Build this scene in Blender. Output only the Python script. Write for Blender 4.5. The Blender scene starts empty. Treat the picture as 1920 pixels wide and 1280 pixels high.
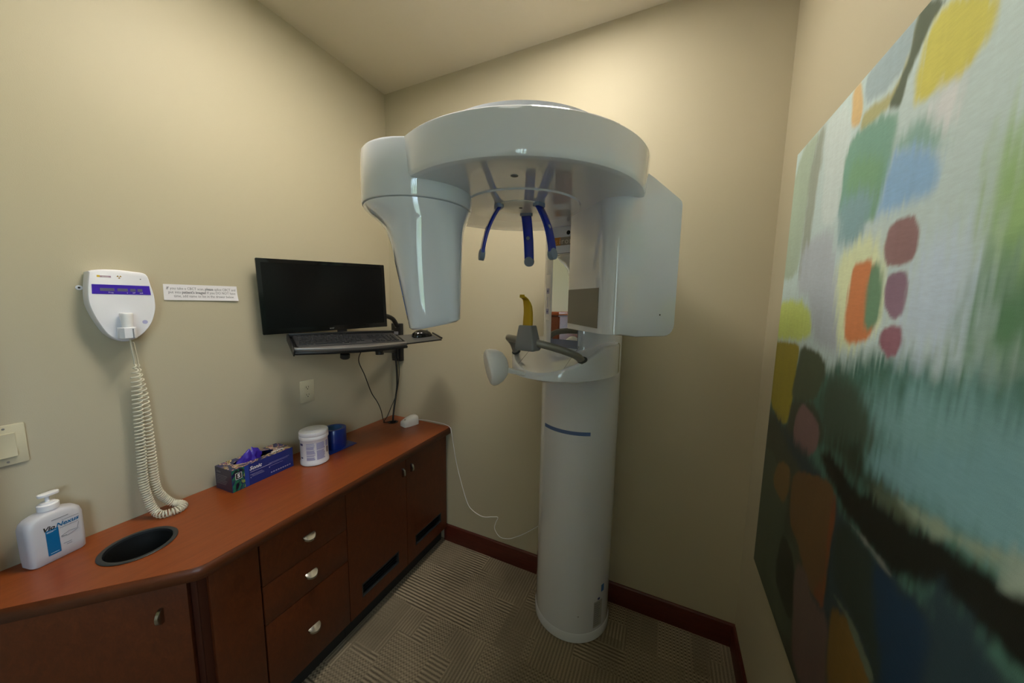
import bpy, bmesh, math, random
import numpy as np
from mathutils import Matrix, Vector, Euler
random.seed(7)
sc = bpy.context.scene
COL = sc.collection
PI = math.pi

SKY = 21
EXPO = 0.0
MIRTILT = 0
LIGHTS = [(.76, -.92, .17, .17, 47, 'lit square ceiling panel above the worktop side'), (1.30, -.48, .17, .17, 21, 'lit square ceiling panel above the scanner column'), (1.62, -2.1, .22, .22, 3, 'lit square ceiling panel near the window')]
PAINT = [
 ((0.529, 0.664, 0.693), 0.02, [(-1, -1), (3, -1), (3, 3), (-1, 3)]),
 ((0.068, 0.173, 0.141), 0.03, [(-0.2, 1.42), (0.3, 1.38), (0.396, 1.404), (0.567, 1.456), (0.671, 1.464), (0.804, 1.464), (0.854, 1.522), (1.6, 1.75), (1.6, 0.3), (-0.2, 0.3)]),
 ((0.407, 0.522, 0.435), 0.012, [(-0.048, 1.8), (0.022, 2.007), (0.195, 1.999), (0.141, 1.952), (0.135, 1.767), (0.13, 1.612), (-0.061, 1.624)]),
 ((0.315, 0.363, 0.324), 0.012, [(0.156, 1.999), (0.207, 1.994), (0.195, 1.754), (0.205, 1.606), (0.13, 1.612), (0.128, 1.769)]),
 ((0.603, 0.707, 0.737), 0.012, [(0.207, 1.994), (0.34, 1.998), (0.356, 1.912), (0.352, 1.721), (0.25, 1.743)]),
 ((0.646, 0.461, 0.23), 0.006, [(0.343, 2.004), (0.385, 2.006), (0.401, 1.933), (0.393, 1.909), (0.353, 1.924)]),
 ((0.355, 0.475, 0.546), 0.007, [(0.387, 2.007), (0.557, 2.006), (0.538, 1.958), (0.516, 1.933), (0.414, 1.933)]),
 ((0.412, 0.412, 0.214), 0.008, [(0.403, 1.898), (0.407, 1.923), (0.501, 1.913), (0.528, 1.927), (0.544, 1.955), (0.55, 2.003), (0.56, 1.993), (0.546, 1.927), (0.526, 1.892), (0.424, 1.895)]),
 ((0.087, 0.122, 0.093), 0.006, [(0.556, 2.012), (0.57, 2.018), (0.626, 1.977), (0.593, 1.968), (0.572, 1.943), (0.549, 1.912), (0.539, 1.88), (0.506, 1.893), (0.53, 1.918), (0.552, 1.955)]),
 ((0.191, 0.397, 0.333), 0.01, [(0.396, 1.898), (0.534, 1.879), (0.543, 1.841), (0.526, 1.792), (0.502, 1.69), (0.352, 1.721), (0.341, 1.848), (0.36, 1.896)]),
 ((0.178, 0.366, 0.232), 0.02, [(0.38, 1.853), (0.523, 1.805), (0.51, 1.749), (0.496, 1.691), (0.461, 1.754), (0.367, 1.785)]),
 ((0.22, 0.377, 0.431), 0.02, [(0.363, 1.771), (0.458, 1.765), (0.484, 1.735), (0.464, 1.694), (0.453, 1.659), (0.365, 1.673)]),
 ((0.564, 0.533, 0.112), 0.01, [(0.626, 1.977), (0.716, 1.91), (0.708, 1.865), (0.679, 1.847), (0.605, 1.851), (0.568, 1.859), (0.575, 1.928), (0.585, 1.957)]),
 ((0.248, 0.44, 0.412), 0.02, [(0.563, 1.816), (0.591, 1.825), (0.627, 1.818), (0.656, 1.781), (0.662, 1.755), (0.542, 1.805)]),
 ((0.256, 0.453, 0.719), 0.015, [(0.542, 1.805), (0.589, 1.8), (0.662, 1.758), (0.667, 1.733), (0.655, 1.696), (0.522, 1.7), (0.502, 1.69), (0.516, 1.748)]),
 ((0.641, 0.684, 0.728), 0.02, [(0.607, 1.84), (0.677, 1.842), (0.674, 1.818), (0.663, 1.783), (0.631, 1.802)]),
 ((0.335, 0.533, 0.245), 0.05, [(0.807, 1.749), (0.772, 1.734), (0.761, 1.67), (0.764, 1.634), (0.78, 1.588), (0.871, 1.578), (0.842, 1.73)]),
 ((0.441, 0.502, 0.582), 0.02, [(0.131, 1.696), (0.312, 1.729), (0.38, 1.588), (0.429, 1.446), (0.389, 1.428), (0.288, 1.448), (0.23, 1.554), (0.133, 1.576)]),
 ((0.53, 0.636, 0.175), 0.012, [(-0.028, 1.558), (0.232, 1.549), (0.292, 1.453), (-0.03, 1.422)]),
 ((0.717, 0.798, 0.536), 0.02, [(0.373, 1.645), (0.486, 1.675), (0.548, 1.642), (0.578, 1.521), (0.558, 1.491), (0.463, 1.442), (0.416, 1.46)]),
 ((0.302, 0.252, 0.025), 0.007, [(-0.051, 1.42), (0.207, 1.44), (0.198, 1.356), (0.182, 1.196), (0.111, 1.173), (-0.018, 1.214)]),
 ((0.075, 0.1, 0.064), 0.008, [(0.207, 1.44), (0.388, 1.416), (0.366, 1.303), (0.18, 1.272), (0.205, 1.357)]),
 ((0.05, 0.059, 0.041), 0.01, [(0.18, 1.272), (0.375, 1.305), (0.454, 1.234), (0.102, 1.092), (0.096, 1.162), (0.182, 1.196)]),
 ((0.197, 0.118, 0.124), 0.006, [(0.268, 1.29), (0.388, 1.265), (0.386, 1.202), (0.34, 1.164), (0.233, 1.14), (0.214, 1.218)]),
 ((0.612, 0.223, 0.095), 0.008, [(0.443, 1.625), (0.524, 1.623), (0.559, 1.507), (0.537, 1.476), (0.451, 1.456), (0.438, 1.547)]),
 ((0.149, 0.284, 0.183), 0.01, [(0.509, 1.611), (0.55, 1.613), (0.559, 1.507), (0.514, 1.491)]),
 ((0.537, 0.664, 0.824), 0.05, [(0.626, 1.602), (0.683, 1.641), (0.754, 1.595), (0.762, 1.495), (0.646, 1.463), (0.63, 1.511)]),
 ((0.27, 0.158, 0.174), 0.004, [(0.558, 1.677), (0.599, 1.679), (0.623, 1.673), (0.637, 1.647), (0.636, 1.626), (0.626, 1.605), (0.569, 1.6), (0.551, 1.635)]),
 ((0.262, 0.166, 0.24), 0.004, [(0.576, 1.595), (0.614, 1.596), (0.63, 1.576), (0.632, 1.551), (0.627, 1.522), (0.605, 1.516), (0.575, 1.533), (0.562, 1.565)]),
 ((0.303, 0.143, 0.195), 0.005, [(0.571, 1.495), (0.597, 1.508), (0.626, 1.508), (0.637, 1.482), (0.625, 1.454), (0.601, 1.451), (0.572, 1.47)]),
 ((0.108, 0.244, 0.136), 0.05, [(0.768, 1.54), (0.782, 1.581), (0.836, 1.611), (0.931, 1.593), (0.95, 1.487), (0.804, 1.464), (0.759, 1.479)]),
 ((0.191, 0.373, 0.396), 0.05, [(0.557, 1.377), (0.697, 1.42), (0.842, 1.446), (0.952, 1.474), (0.973, 1.36), (0.868, 1.321), (0.602, 1.294)]),
 ((0.055, 0.089, 0.066), 0.03, [(0.375, 1.305), (0.408, 1.394), (0.535, 1.386), (0.607, 1.296), (0.446, 1.231)]),
 ((0.188, 0.375, 0.424), 0.03, [(0.592, 1.289), (0.933, 1.427), (0.955, 1.307), (0.874, 1.288), (0.822, 1.268), (0.701, 1.25), (0.609, 1.247)]),
 ((0.026, 0.04, 0.026), 0.03, [(0.386, 1.232), (0.564, 1.299), (0.591, 1.245), (0.689, 1.243), (0.588, 1.208), (0.526, 1.226)]),
 ((0.094, 0.123, 0.081), 0.02, [(0.612, 1.235), (0.688, 1.246), (0.732, 1.239), (0.717, 1.218), (0.639, 1.201)]),
 ((0.024, 0.043, 0.055), 0.02, [(-0.2, 1.2), (0.4, 1.17), (0.55, 1.13), (0.7, 1.13), (0.9, 1.17), (1.6, 1.18), (1.6, 0.4), (-0.2, 0.4)]),
 ((0.007, 0.008, 0.006), 0.015, [(0.393, 1.207), (0.494, 1.224), (0.562, 1.202), (0.735, 1.229), (0.8, 1.242), (0.852, 1.246), (0.88, 1.259), (0.96, 1.279), (0.973, 1.211), (0.895, 1.184), (0.84, 1.183), (0.781, 1.186), (0.698, 1.13), (0.635, 1.122), (0.552, 1.13), (0.505, 1.155)]),
 ((0.258, 0.336, 0.258), 0.012, [(0.669, 1.248), (0.8, 1.267), (0.874, 1.291), (0.876, 1.279), (0.812, 1.253), (0.714, 1.231)]),
 ((0.306, 0.392, 0.333), 0.012, [(0.858, 1.258), (0.873, 1.293), (0.901, 1.296), (0.904, 1.279), (0.859, 1.241)]),
 ((0.049, 0.057, 0.041), 0.02, [(-0.2, 1.17), (0.08, 1.19), (0.17, 1.15), (0.36, 1.1), (0.42, 0.9), (0.5, 0.45), (-0.2, 0.45)]),
 ((0.02, 0.033, 0.028), 0.012, [(0.511, 1.074), (0.536, 1.132), (0.699, 1.124), (0.758, 1.129), (0.773, 1.112), (0.706, 0.952), (0.732, 0.91), (0.66, 0.982), (0.53, 0.978)]),
 ((0.01, 0.033, 0.073), 0.015, [(0.649, 1.115), (0.69, 1.12), (0.758, 1.129), (0.783, 1.118), (0.779, 1.038), (0.796, 0.965), (0.739, 0.885), (0.71, 0.957), (0.676, 1.051)]),
 ((0.024, 0.049, 0.065), 0.02, [(0.759, 1.156), (0.781, 1.186), (0.84, 1.183), (0.872, 1.146), (0.919, 1.115), (0.801, 0.942), (0.779, 1.038), (0.779, 1.118)]),
 ((0.061, 0.081, 0.057), 0.01, [(-0.046, 1.043), (0.064, 1.073), (0.254, 1.018), (0.225, 0.908), (0.346, 0.923), (0.369, 0.77), (0.384, 0.66), (-0.059, 0.586), (-0.029, 0.73), (-0.04, 0.894)]),
 ((0.016, 0.021, 0.014), 0.006, [(0.226, 0.903), (0.326, 0.897), (0.361, 0.838), (0.369, 0.77), (0.354, 0.728), (0.212, 0.734)]),
 ((0.177, 0.106, 0.04), 0.006, [(0.129, 1.069), (0.237, 1.093), (0.241, 1.033), (0.219, 0.975), (0.099, 0.979)]),
 ((0.14, 0.074, 0.029), 0.006, [(0.244, 1.097), (0.457, 1.164), (0.497, 1.154), (0.505, 1.062), (0.509, 0.921), (0.446, 0.889), (0.355, 0.939), (0.277, 0.952)]),
 ((0.198, 0.059, 0.02), 0.006, [(0.484, 1.152), (0.497, 1.154), (0.511, 1.049), (0.515, 0.908), (0.501, 0.9), (0.5, 1.042)]),
 ((0.181, 0.059, 0.022), 0.008, [(0.45, 0.893), (0.488, 0.961), (0.512, 0.91), (0.501, 0.891)]),
 ((0.129, 0.084, 0.079), 0.01, [(0.355, 0.897), (0.427, 0.912), (0.452, 0.87), (0.515, 0.903), (0.544, 0.896), (0.567, 0.789), (0.596, 0.687), (0.584, 0.669), (0.384, 0.66)]),
 ((0.172, 0.1, 0.022), 0.008, [(0.542, 0.933), (0.61, 0.972), (0.654, 0.958), (0.69, 0.933), (0.739, 0.885), (0.596, 0.687), (0.567, 0.789), (0.544, 0.896)]),
 ((0.111, 0.145, 0.105), 0.005, [(0.534, 0.964), (0.609, 0.978), (0.702, 0.948), (0.685, 0.928), (0.613, 0.962)]),
 ((0.167, 0.187, 0.175), 0.005, [(0.552, 1.13), (0.658, 1.125), (0.694, 1.124), (0.688, 1.131), (0.606, 1.138)]),
]
# ------------------------------------------------------------------ helpers
def lin(r, g, b):
    def f(c):
        c /= 255.0
        return c / 12.92 if c <= .04045 else ((c + .055) / 1.055) ** 2.4
    return (f(r), f(g), f(b), 1)

class NT:
    def __init__(s, m):
        s.t = m.node_tree; s.n = s.t.nodes; s.l = s.t.links
    def new(s, typ, **kw):
        n = s.n.new(typ)
        for k, v in kw.items():
            if k in ('inp',):
                for a, b in v.items(): n.inputs[a].default_value = b
            else: setattr(n, k, v)
        return n
    def link(s, a, b): s.l.new(a, b)

def mat(name, col, rough=.5, metal=0, var=.04, vscale=12, bump=0, bscale=200, coat=0, ior=1.5, trans=0, emit=None, estr=0, spec=.5, stretch=None):
    m = bpy.data.materials.new(name); m.use_nodes = True
    t = NT(m); b = t.n['Principled BSDF']
    if len(col) == 3: col = (*col, 1)
    b.inputs['Roughness'].default_value = rough; b.inputs['Metallic'].default_value = metal
    b.inputs['IOR'].default_value = ior; b.inputs['Coat Weight'].default_value = coat
    b.inputs['Coat Roughness'].default_value = .02
    b.inputs['Transmission Weight'].default_value = trans
    b.inputs['Specular IOR Level'].default_value = spec
    if emit:
        b.inputs['Emission Color'].default_value = (*emit[:3], 1); b.inputs['Emission Strength'].default_value = estr
    tc = t.new('ShaderNodeTexCoord'); mp = t.new('ShaderNodeMapping')
    if stretch: mp.inputs['Scale'].default_value = stretch
    t.link(tc.outputs['Object'], mp.inputs['Vector'])
    nz = t.new('ShaderNodeTexNoise', inp={'Scale': vscale, 'Detail': 4})
    t.link(mp.outputs['Vector'], nz.inputs['Vector'])
    mx = t.new('ShaderNodeMix', data_type='RGBA')
    mx.inputs['A'].default_value = (*[c * (1 - var) for c in col[:3]], 1)
    mx.inputs['B'].default_value = (*[min(1, c * (1 + var)) for c in col[:3]], 1)
    t.link(nz.outputs['Fac'], mx.inputs['Factor']); t.link(mx.outputs['Result'], b.inputs['Base Color'])
    if bump:
        n2 = t.new('ShaderNodeTexNoise', inp={'Scale': bscale, 'Detail': 3})
        t.link(mp.outputs['Vector'], n2.inputs['Vector'])
        bp = t.new('ShaderNodeBump', inp={'Strength': bump, 'Distance': .002})
        t.link(n2.outputs['Fac'], bp.inputs['Height']); t.link(bp.outputs['Normal'], b.inputs['Normal'])
    return m

def wood(name, c1, c2, c3, stretch, rough, scale=6, burl=0, coat=.0, spec=.5):
    m = bpy.data.materials.new(name); m.use_nodes = True
    t = NT(m); b = t.n['Principled BSDF']
    b.inputs['Roughness'].default_value = rough; b.inputs['Coat Weight'].default_value = coat; b.inputs['Coat Roughness'].default_value = .25
    b.inputs['Specular IOR Level'].default_value = spec
    tc = t.new('ShaderNodeTexCoord'); mp = t.new('ShaderNodeMapping'); mp.inputs['Scale'].default_value = stretch
    t.link(tc.outputs['Object'], mp.inputs['Vector'])
    n1 = t.new('ShaderNodeTexNoise', inp={'Scale': scale, 'Detail': 8, 'Roughness': .6, 'Distortion': burl})
    n2 = t.new('ShaderNodeTexNoise', inp={'Scale': scale * 6, 'Detail': 6, 'Roughness': .7, 'Distortion': burl * .5})
    for n in (n1, n2): t.link(mp.outputs['Vector'], n.inputs['Vector'])
    mt = t.new('ShaderNodeMath', operation='MULTIPLY_ADD'); mt.inputs[1].default_value = .4
    t.link(n2.outputs['Fac'], mt.inputs[0])
    m2 = t.new('ShaderNodeMath', operation='MULTIPLY'); m2.inputs[1].default_value = .6
    t.link(n1.outputs['Fac'], m2.inputs[0]); t.link(m2.outputs[0], mt.inputs[2])
    cr = t.new('ShaderNodeValToRGB'); e = cr.color_ramp.elements
    e[0].position = .32; e[0].color = c1; e[1].position = .68; e[1].color = c3
    k = cr.color_ramp.elements.new(.5); k.color = c2
    t.link(mt.outputs[0], cr.inputs[0]); t.link(cr.outputs[0], b.inputs['Base Color'])
    return m

MW = {}
def root(name, loc, label, cat, group=None, rz=0, rot=None):
    o = bpy.data.objects.new(name, None); COL.objects.link(o)
    o.empty_display_size = .05
    o.location = loc; o.rotation_euler = rot if rot else (0, 0, rz)
    MW[o] = Matrix.Translation(loc) @ Euler(o.rotation_euler).to_matrix().to_4x4()
    tag(o, label, cat, group)
    return o
def tag(o, label=None, cat=None, group=None, kind=None):
    if label: o['label'] = label
    if cat: o['category'] = cat
    if group: o['group'] = group
    if kind: o['kind'] = kind
    return o
def build(name, bm, m, parent=None, smooth=40, label=None, loc=None):
    """bm is in world coordinates; it is moved into the parent's (or its own loc's) frame"""
    me = bpy.data.meshes.new(name)
    if parent is not None: bm.transform(MW[parent].inverted())
    if loc is not None: bm.transform(Matrix.Translation(loc).inverted())
    bmesh.ops.recalc_face_normals(bm, faces=bm.faces[:])
    bm.to_mesh(me); bm.free()
    if smooth:
        for p in me.polygons: p.use_smooth = True
        me.set_sharp_from_angle(angle=math.radians(smooth))
    for x in (m if isinstance(m, (list, tuple)) else [m]): me.materials.append(x)
    o = bpy.data.objects.new(name, me); COL.objects.link(o)
    if loc is not None: o.location = loc
    if parent is not None:
        o.parent = parent; MW[o] = MW[parent]
    else:
        MW[o] = Matrix.Translation(loc) if loc is not None else Matrix.Identity(4)
    if label: o['label'] = label
    return o
def struct(name, bm, m, smooth=0, label=None, cat=None):
    o = build(name, bm, m, None, smooth); o['kind'] = 'structure'
    if label: o['label'] = label
    if cat: o['category'] = cat
    return o
def B(): return bmesh.new()
def frame(o, ex, ey, ez):
    ex, ey, ez = [Vector(v).normalized() for v in (ex, ey, ez)]
    M = Matrix.Identity(4)
    for i in range(3):
        M[i][0] = ex[i]; M[i][1] = ey[i]; M[i][2] = ez[i]; M[i][3] = o[i]
    return M
def xf(bm, vs, M):
    if M is not None: bmesh.ops.transform(bm, matrix=M, verts=vs)
def bevel_new(bm, vs, w, seg=3, test=None):
    if w <= 0: return
    vs = set(vs)
    es = [e for e in bm.edges if e.verts[0] in vs and e.verts[1] in vs and (test is None or test(e))]
    bmesh.ops.bevel(bm, geom=es, offset=w, segments=seg, profile=.5, affect='EDGES', clamp_overlap=True)
def box(bm, x0, x1, y0, y1, z0, z1, bev=0, M=None, seg=2):
    n0 = len(bm.verts)
    t = bmesh.new()
    r = bmesh.ops.create_cube(t, size=1)
    for v in t.verts:
        v.co = Vector((x0 + (v.co.x + .5) * (x1 - x0), y0 + (v.co.y + .5) * (y1 - y0), z0 + (v.co.z + .5) * (z1 - z0)))
    if bev: bmesh.ops.bevel(t, geom=t.edges[:], offset=bev, segments=seg, profile=.5, affect='EDGES', clamp_overlap=True)
    merge(bm, t, M)
def merge(bm, t, M=None, mi=None):
    if M is not None: t.transform(M)
    bmesh.ops.recalc_face_normals(t, faces=t.faces[:])
    mp = {v: bm.verts.new(v.co) for v in t.verts}
    for f in t.faces:
        try:
            nf = bm.faces.new([mp[v] for v in f.verts]); nf.material_index = f.material_index if mi is None else mi
        except ValueError: pass
    t.free()
def prism(bm, pts, z0, z1, bev=0, M=None, seg=2, vtest=None):
    """pts 2D outline extruded from z0 to z1"""
    t = bmesh.new()
    a = [t.verts.new((p[0], p[1], z0)) for p in pts]; b = [t.verts.new((p[0], p[1], z1)) for p in pts]
    n = len(pts)
    t.faces.new(a[::-1]); t.faces.new(b)
    for i in range(n): t.faces.new((a[i], a[(i + 1) % n], b[(i + 1) % n], b[i]))
    bmesh.ops.recalc_face_normals(t, faces=t.faces[:])
    if bev:
        es = [e for e in t.edges if vtest is None or vtest(e)]
        bmesh.ops.bevel(t, geom=es, offset=bev, segments=seg, profile=.5, affect='EDGES', clamp_overlap=True)
    merge(bm, t, M)
def loft(bm, secs, cap0=True, cap1=True, M=None, closed=True):
    t = bmesh.new()
    rows = [[t.verts.new(p) for p in s] for s in secs]
    n = len(rows[0])
    for a, b in zip(rows, rows[1:]):
        for i in range(n if closed else n - 1):
            j = (i + 1) % n
            try: t.faces.new((a[i], a[j], b[j], b[i]))
            except ValueError: pass
    if cap0: t.faces.new(rows[0][::-1])
    if cap1: t.faces.new(rows[-1])
    merge(bm, t, M)
def lathe(bm, prof, n=48, M=None, cap0=True, cap1=True):
    secs = []
    for r, z in prof:
        r = max(r, 1e-4)
        secs.append([(r * math.cos(2 * PI * i / n), r * math.sin(2 * PI * i / n), z) for i in range(n)])
    loft(bm, secs, cap0, cap1, M)
def spline(pts, n=8):
    P = [Vector(p) for p in pts]; out = []
    for i in range(len(P) - 1):
        p0 = P[i - 1] if i else P[i] * 2 - P[i + 1]; p1, p2 = P[i], P[i + 1]
        p3 = P[i + 2] if i + 2 < len(P) else P[i + 1] * 2 - P[i]
        for k in range(n):
            t = k / n
            out.append(.5 * ((2 * p1) + (p2 - p0) * t + (2 * p0 - 5 * p1 + 4 * p2 - p3) * t * t + (3 * p1 - p0 - 3 * p2 + p3) * t ** 3))
    out.append(P[-1]); return out
def tube(bm, pts, r, n=8, M=None, sx=1.0):
    P = [Vector(p) for p in pts]; R = r if isinstance(r, (list, tuple)) else [r] * len(P)
    T = [(P[min(i + 1, len(P) - 1)] - P[max(i - 1, 0)]).normalized() for i in range(len(P))]
    u = T[0].orthogonal().normalized(); secs = []
    for i, p in enumerate(P):
        u = (u - T[i] * u.dot(T[i])).normalized(); v = T[i].cross(u)
        secs.append([p + (u * math.cos(2 * PI * k / n) * sx + v * math.sin(2 * PI * k / n)) * R[i] for k in range(n)])
    loft(bm, secs, M=M)
def flat_shape(outer, holes, z0, z1, M=None):
    """a 2D outline with holes given a thickness; returns a bmesh"""
    cu = bpy.data.curves.new('outline', 'CURVE'); cu.dimensions = '2D'; cu.fill_mode = 'BOTH'; cu.extrude = (z1 - z0) / 2
    for ps in [outer] + holes:
        s = cu.splines.new('POLY'); s.points.add(len(ps) - 1); s.use_cyclic_u = True
        for q, p in zip(s.points, ps): q.co = (p[0], p[1], 0, 1)
    o = bpy.data.objects.new('outline', cu); COL.objects.link(o)
    dg = bpy.context.evaluated_depsgraph_get()
    me = bpy.data.meshes.new_from_object(o.evaluated_get(dg)); bm = bmesh.new(); bm.from_mesh(me)
    bpy.data.objects.remove(o); bpy.data.curves.remove(cu); bpy.data.meshes.remove(me)
    bmesh.ops.remove_doubles(bm, verts=bm.verts[:], dist=1e-6)
    bm.transform(Matrix.Translation((0, 0, (z0 + z1) / 2)))
    if M is not None: bm.transform(M)
    return bm
def text_bm(s, size, M, depth=.0004, align='CENTER', shear=0, bold=0, sx=1.0, spacing=1.0):
    cu = bpy.data.curves.new('lettering', 'FONT'); cu.body = s; cu.size = size; cu.extrude = depth; cu.align_x = align; cu.align_y = 'CENTER'
    cu.shear = shear; cu.offset = bold; cu.resolution_u = 2; cu.space_character = spacing
    o = bpy.data.objects.new('lettering', cu); COL.objects.link(o)
    dg = bpy.context.evaluated_depsgraph_get()
    me = bpy.data.meshes.new_from_object(o.evaluated_get(dg)); bm = bmesh.new(); bm.from_mesh(me)
    bpy.data.objects.remove(o); bpy.data.curves.remove(cu); bpy.data.meshes.remove(me)
    bm.transform(M @ Matrix.Diagonal((sx, 1, 1, 1)))
    return bm
def circle(cx, cy, r, n=48, rev=False):
    p = [(cx + r * math.cos(2 * PI * i / n), cy + r * math.sin(2 * PI * i / n)) for i in range(n)]
    return p[::-1] if rev else p
def rrect(x0, x1, y0, y1, r, n=4):
    out = []
    for cx, cy, a in ((x1 - r, y1 - r, 0), (x0 + r, y1 - r, 90), (x0 + r, y0 + r, 180), (x1 - r, y0 + r, 270)):
        for k in range(n + 1):
            t = math.radians(a + 90 * k / n); out.append((cx + r * math.cos(t), cy + r * math.sin(t)))
    return out

# ------------------------------------------------------------------ sizes
W, H, YF = 2.0145, 2.779, -3.6          # room width, height, front wall
HC = .764                               # worktop height

# ------------------------------------------------------------------ materials
M_wall = mat('tan wall paint', (.48, .432, .315), .55, var=.02, vscale=3, bump=.12, bscale=350, spec=.35)
M_ceil = mat('ceiling paint', (.64, .58, .455), .8, var=.015, vscale=3, bump=.1, bscale=300)
M_base = wood('dark cherry baseboard', lin(66, 24, 16), lin(78, 29, 19), lin(92, 36, 23), (2, 2, 14), .4)
M_top = wood('cherry laminate worktop', lin(124, 58, 20), lin(138, 66, 24), lin(148, 73, 29), (9, 1.2, 9), .3, 5, .6, coat=.15)
M_front = wood('figured cherry cabinet front', lin(76, 35, 14), lin(90, 42, 17), lin(104, 50, 22), (4, 5, 2.5), .38, 7, 1.6)
M_edge = wood('cherry worktop edge', lin(86, 42, 20), lin(98, 49, 23), lin(110, 56, 28), (4, 1, 6), .42, 6, .5)
M_kick = mat('black toe kick', (.02, .019, .018), .6)
M_carc = mat('dark cabinet side', lin(70, 30, 14), .5)
M_white = mat('glossy white enamel', (.75, .785, .89), .035, var=.01, vscale=3, coat=1.0)
M_white2 = mat('warm white plastic', (.84, .83, .80), .22, var=.012)
M_matte = mat('white satin plastic', (.79, .79, .85), .35, var=.015)
M_blue = mat('translucent blue plastic', (.006, .03, .50), .12, var=.1, trans=.25, coat=.4)
M_pad = mat('grey rubber pad', (.22, .27, .38), .5)
M_bluestripe = mat('slate blue strip', (.10, .17, .40), .35)
M_yellow = mat('ochre yellow plastic', (.58, .36, .01), .35)
M_grey = mat('grey satin metal', (.27, .265, .255), .36, metal=.35, var=.03)
M_grey2 = mat('grey moulded plastic', (.23, .235, .26), .42)
M_black = mat('black plastic', (.009, .009, .010), .38)
M_black2 = mat('black rubber', (.006, .006, .006), .6)
M_screen = mat('dark monitor glass', (.004, .004, .0042), .22, spec=.3)
M_gloss = mat('glossy black bezel', (.006, .006, .006), .08)
M_keys = mat('black key plastic', (.022, .022, .025), .35)
M_alu = mat('brushed dark aluminium', (.30, .29, .30), .35, metal=.8, stretch=(1, 60, 1))
M_chrome = mat('satin nickel', (.42, .41, .39), .22, metal=1)
M_mirror = mat('mirror glass', (.80, .83, .82), .02, metal=1, var=0)
M_violet = mat('violet printed band', (.055, .02, .42), .3)
M_lcd = mat('grey display window', (.13, .13, .21), .2)
M_ivory = mat('ivory plastic', (.60, .55, .39), .38)
M_cream = mat('cream cord', (.72, .68, .55), .4)
M_paper = mat('white paper', (.78, .76, .80), .7)
M_ink = mat('black ink', (.02, .02, .02), .6)
M_ink2 = mat('grey ink', (.22, .22, .25), .6)
M_wink = mat('white ink', (.85, .85, .88), .5)
M_teal = mat('blue printed panel', (.0, .13, .33), .4)
M_lav = mat('lavender print', (.38, .38, .62), .5)
M_navy = mat('navy printed card', (.012, .03, .20), .28)
M_navy2 = mat('dark printed card', (.03, .03, .065), .3)
M_glove = mat('violet nitrile', (.035, .012, .32), .42)
M_film = mat('blue plastic film', (.004, .03, .26), .28, coat=.2)
M_film2 = mat('pale blue film core', (.07, .16, .36), .3)
M_dark = mat('dark hole', (.006, .006, .006), .7)
M_ring = mat('charcoal ring', (.030, .032, .034), .45)
M_tan = mat('sensor window', (.25, .235, .21), .16)
M_orange = mat('orange print', (.55, .22, .03), .4)
M_stripg = mat('warm grey print', (.30, .26, .22), .4)
M_cork = mat('dark brown bag', (.16, .12, .06), .7)
M_frost = mat('frosted bottle plastic', (.74, .73, .78), .38, trans=.25, var=.02)
M_pump = mat('white pump plastic', (.85, .84, .86), .3)
def M_lit(e): return mat('lit diffuser', (.9, .9, .85), .5, emit=(1.0, .93, .80), estr=e)
M_frame = mat('white painted steel', (.8, .8, .78), .4)

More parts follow.
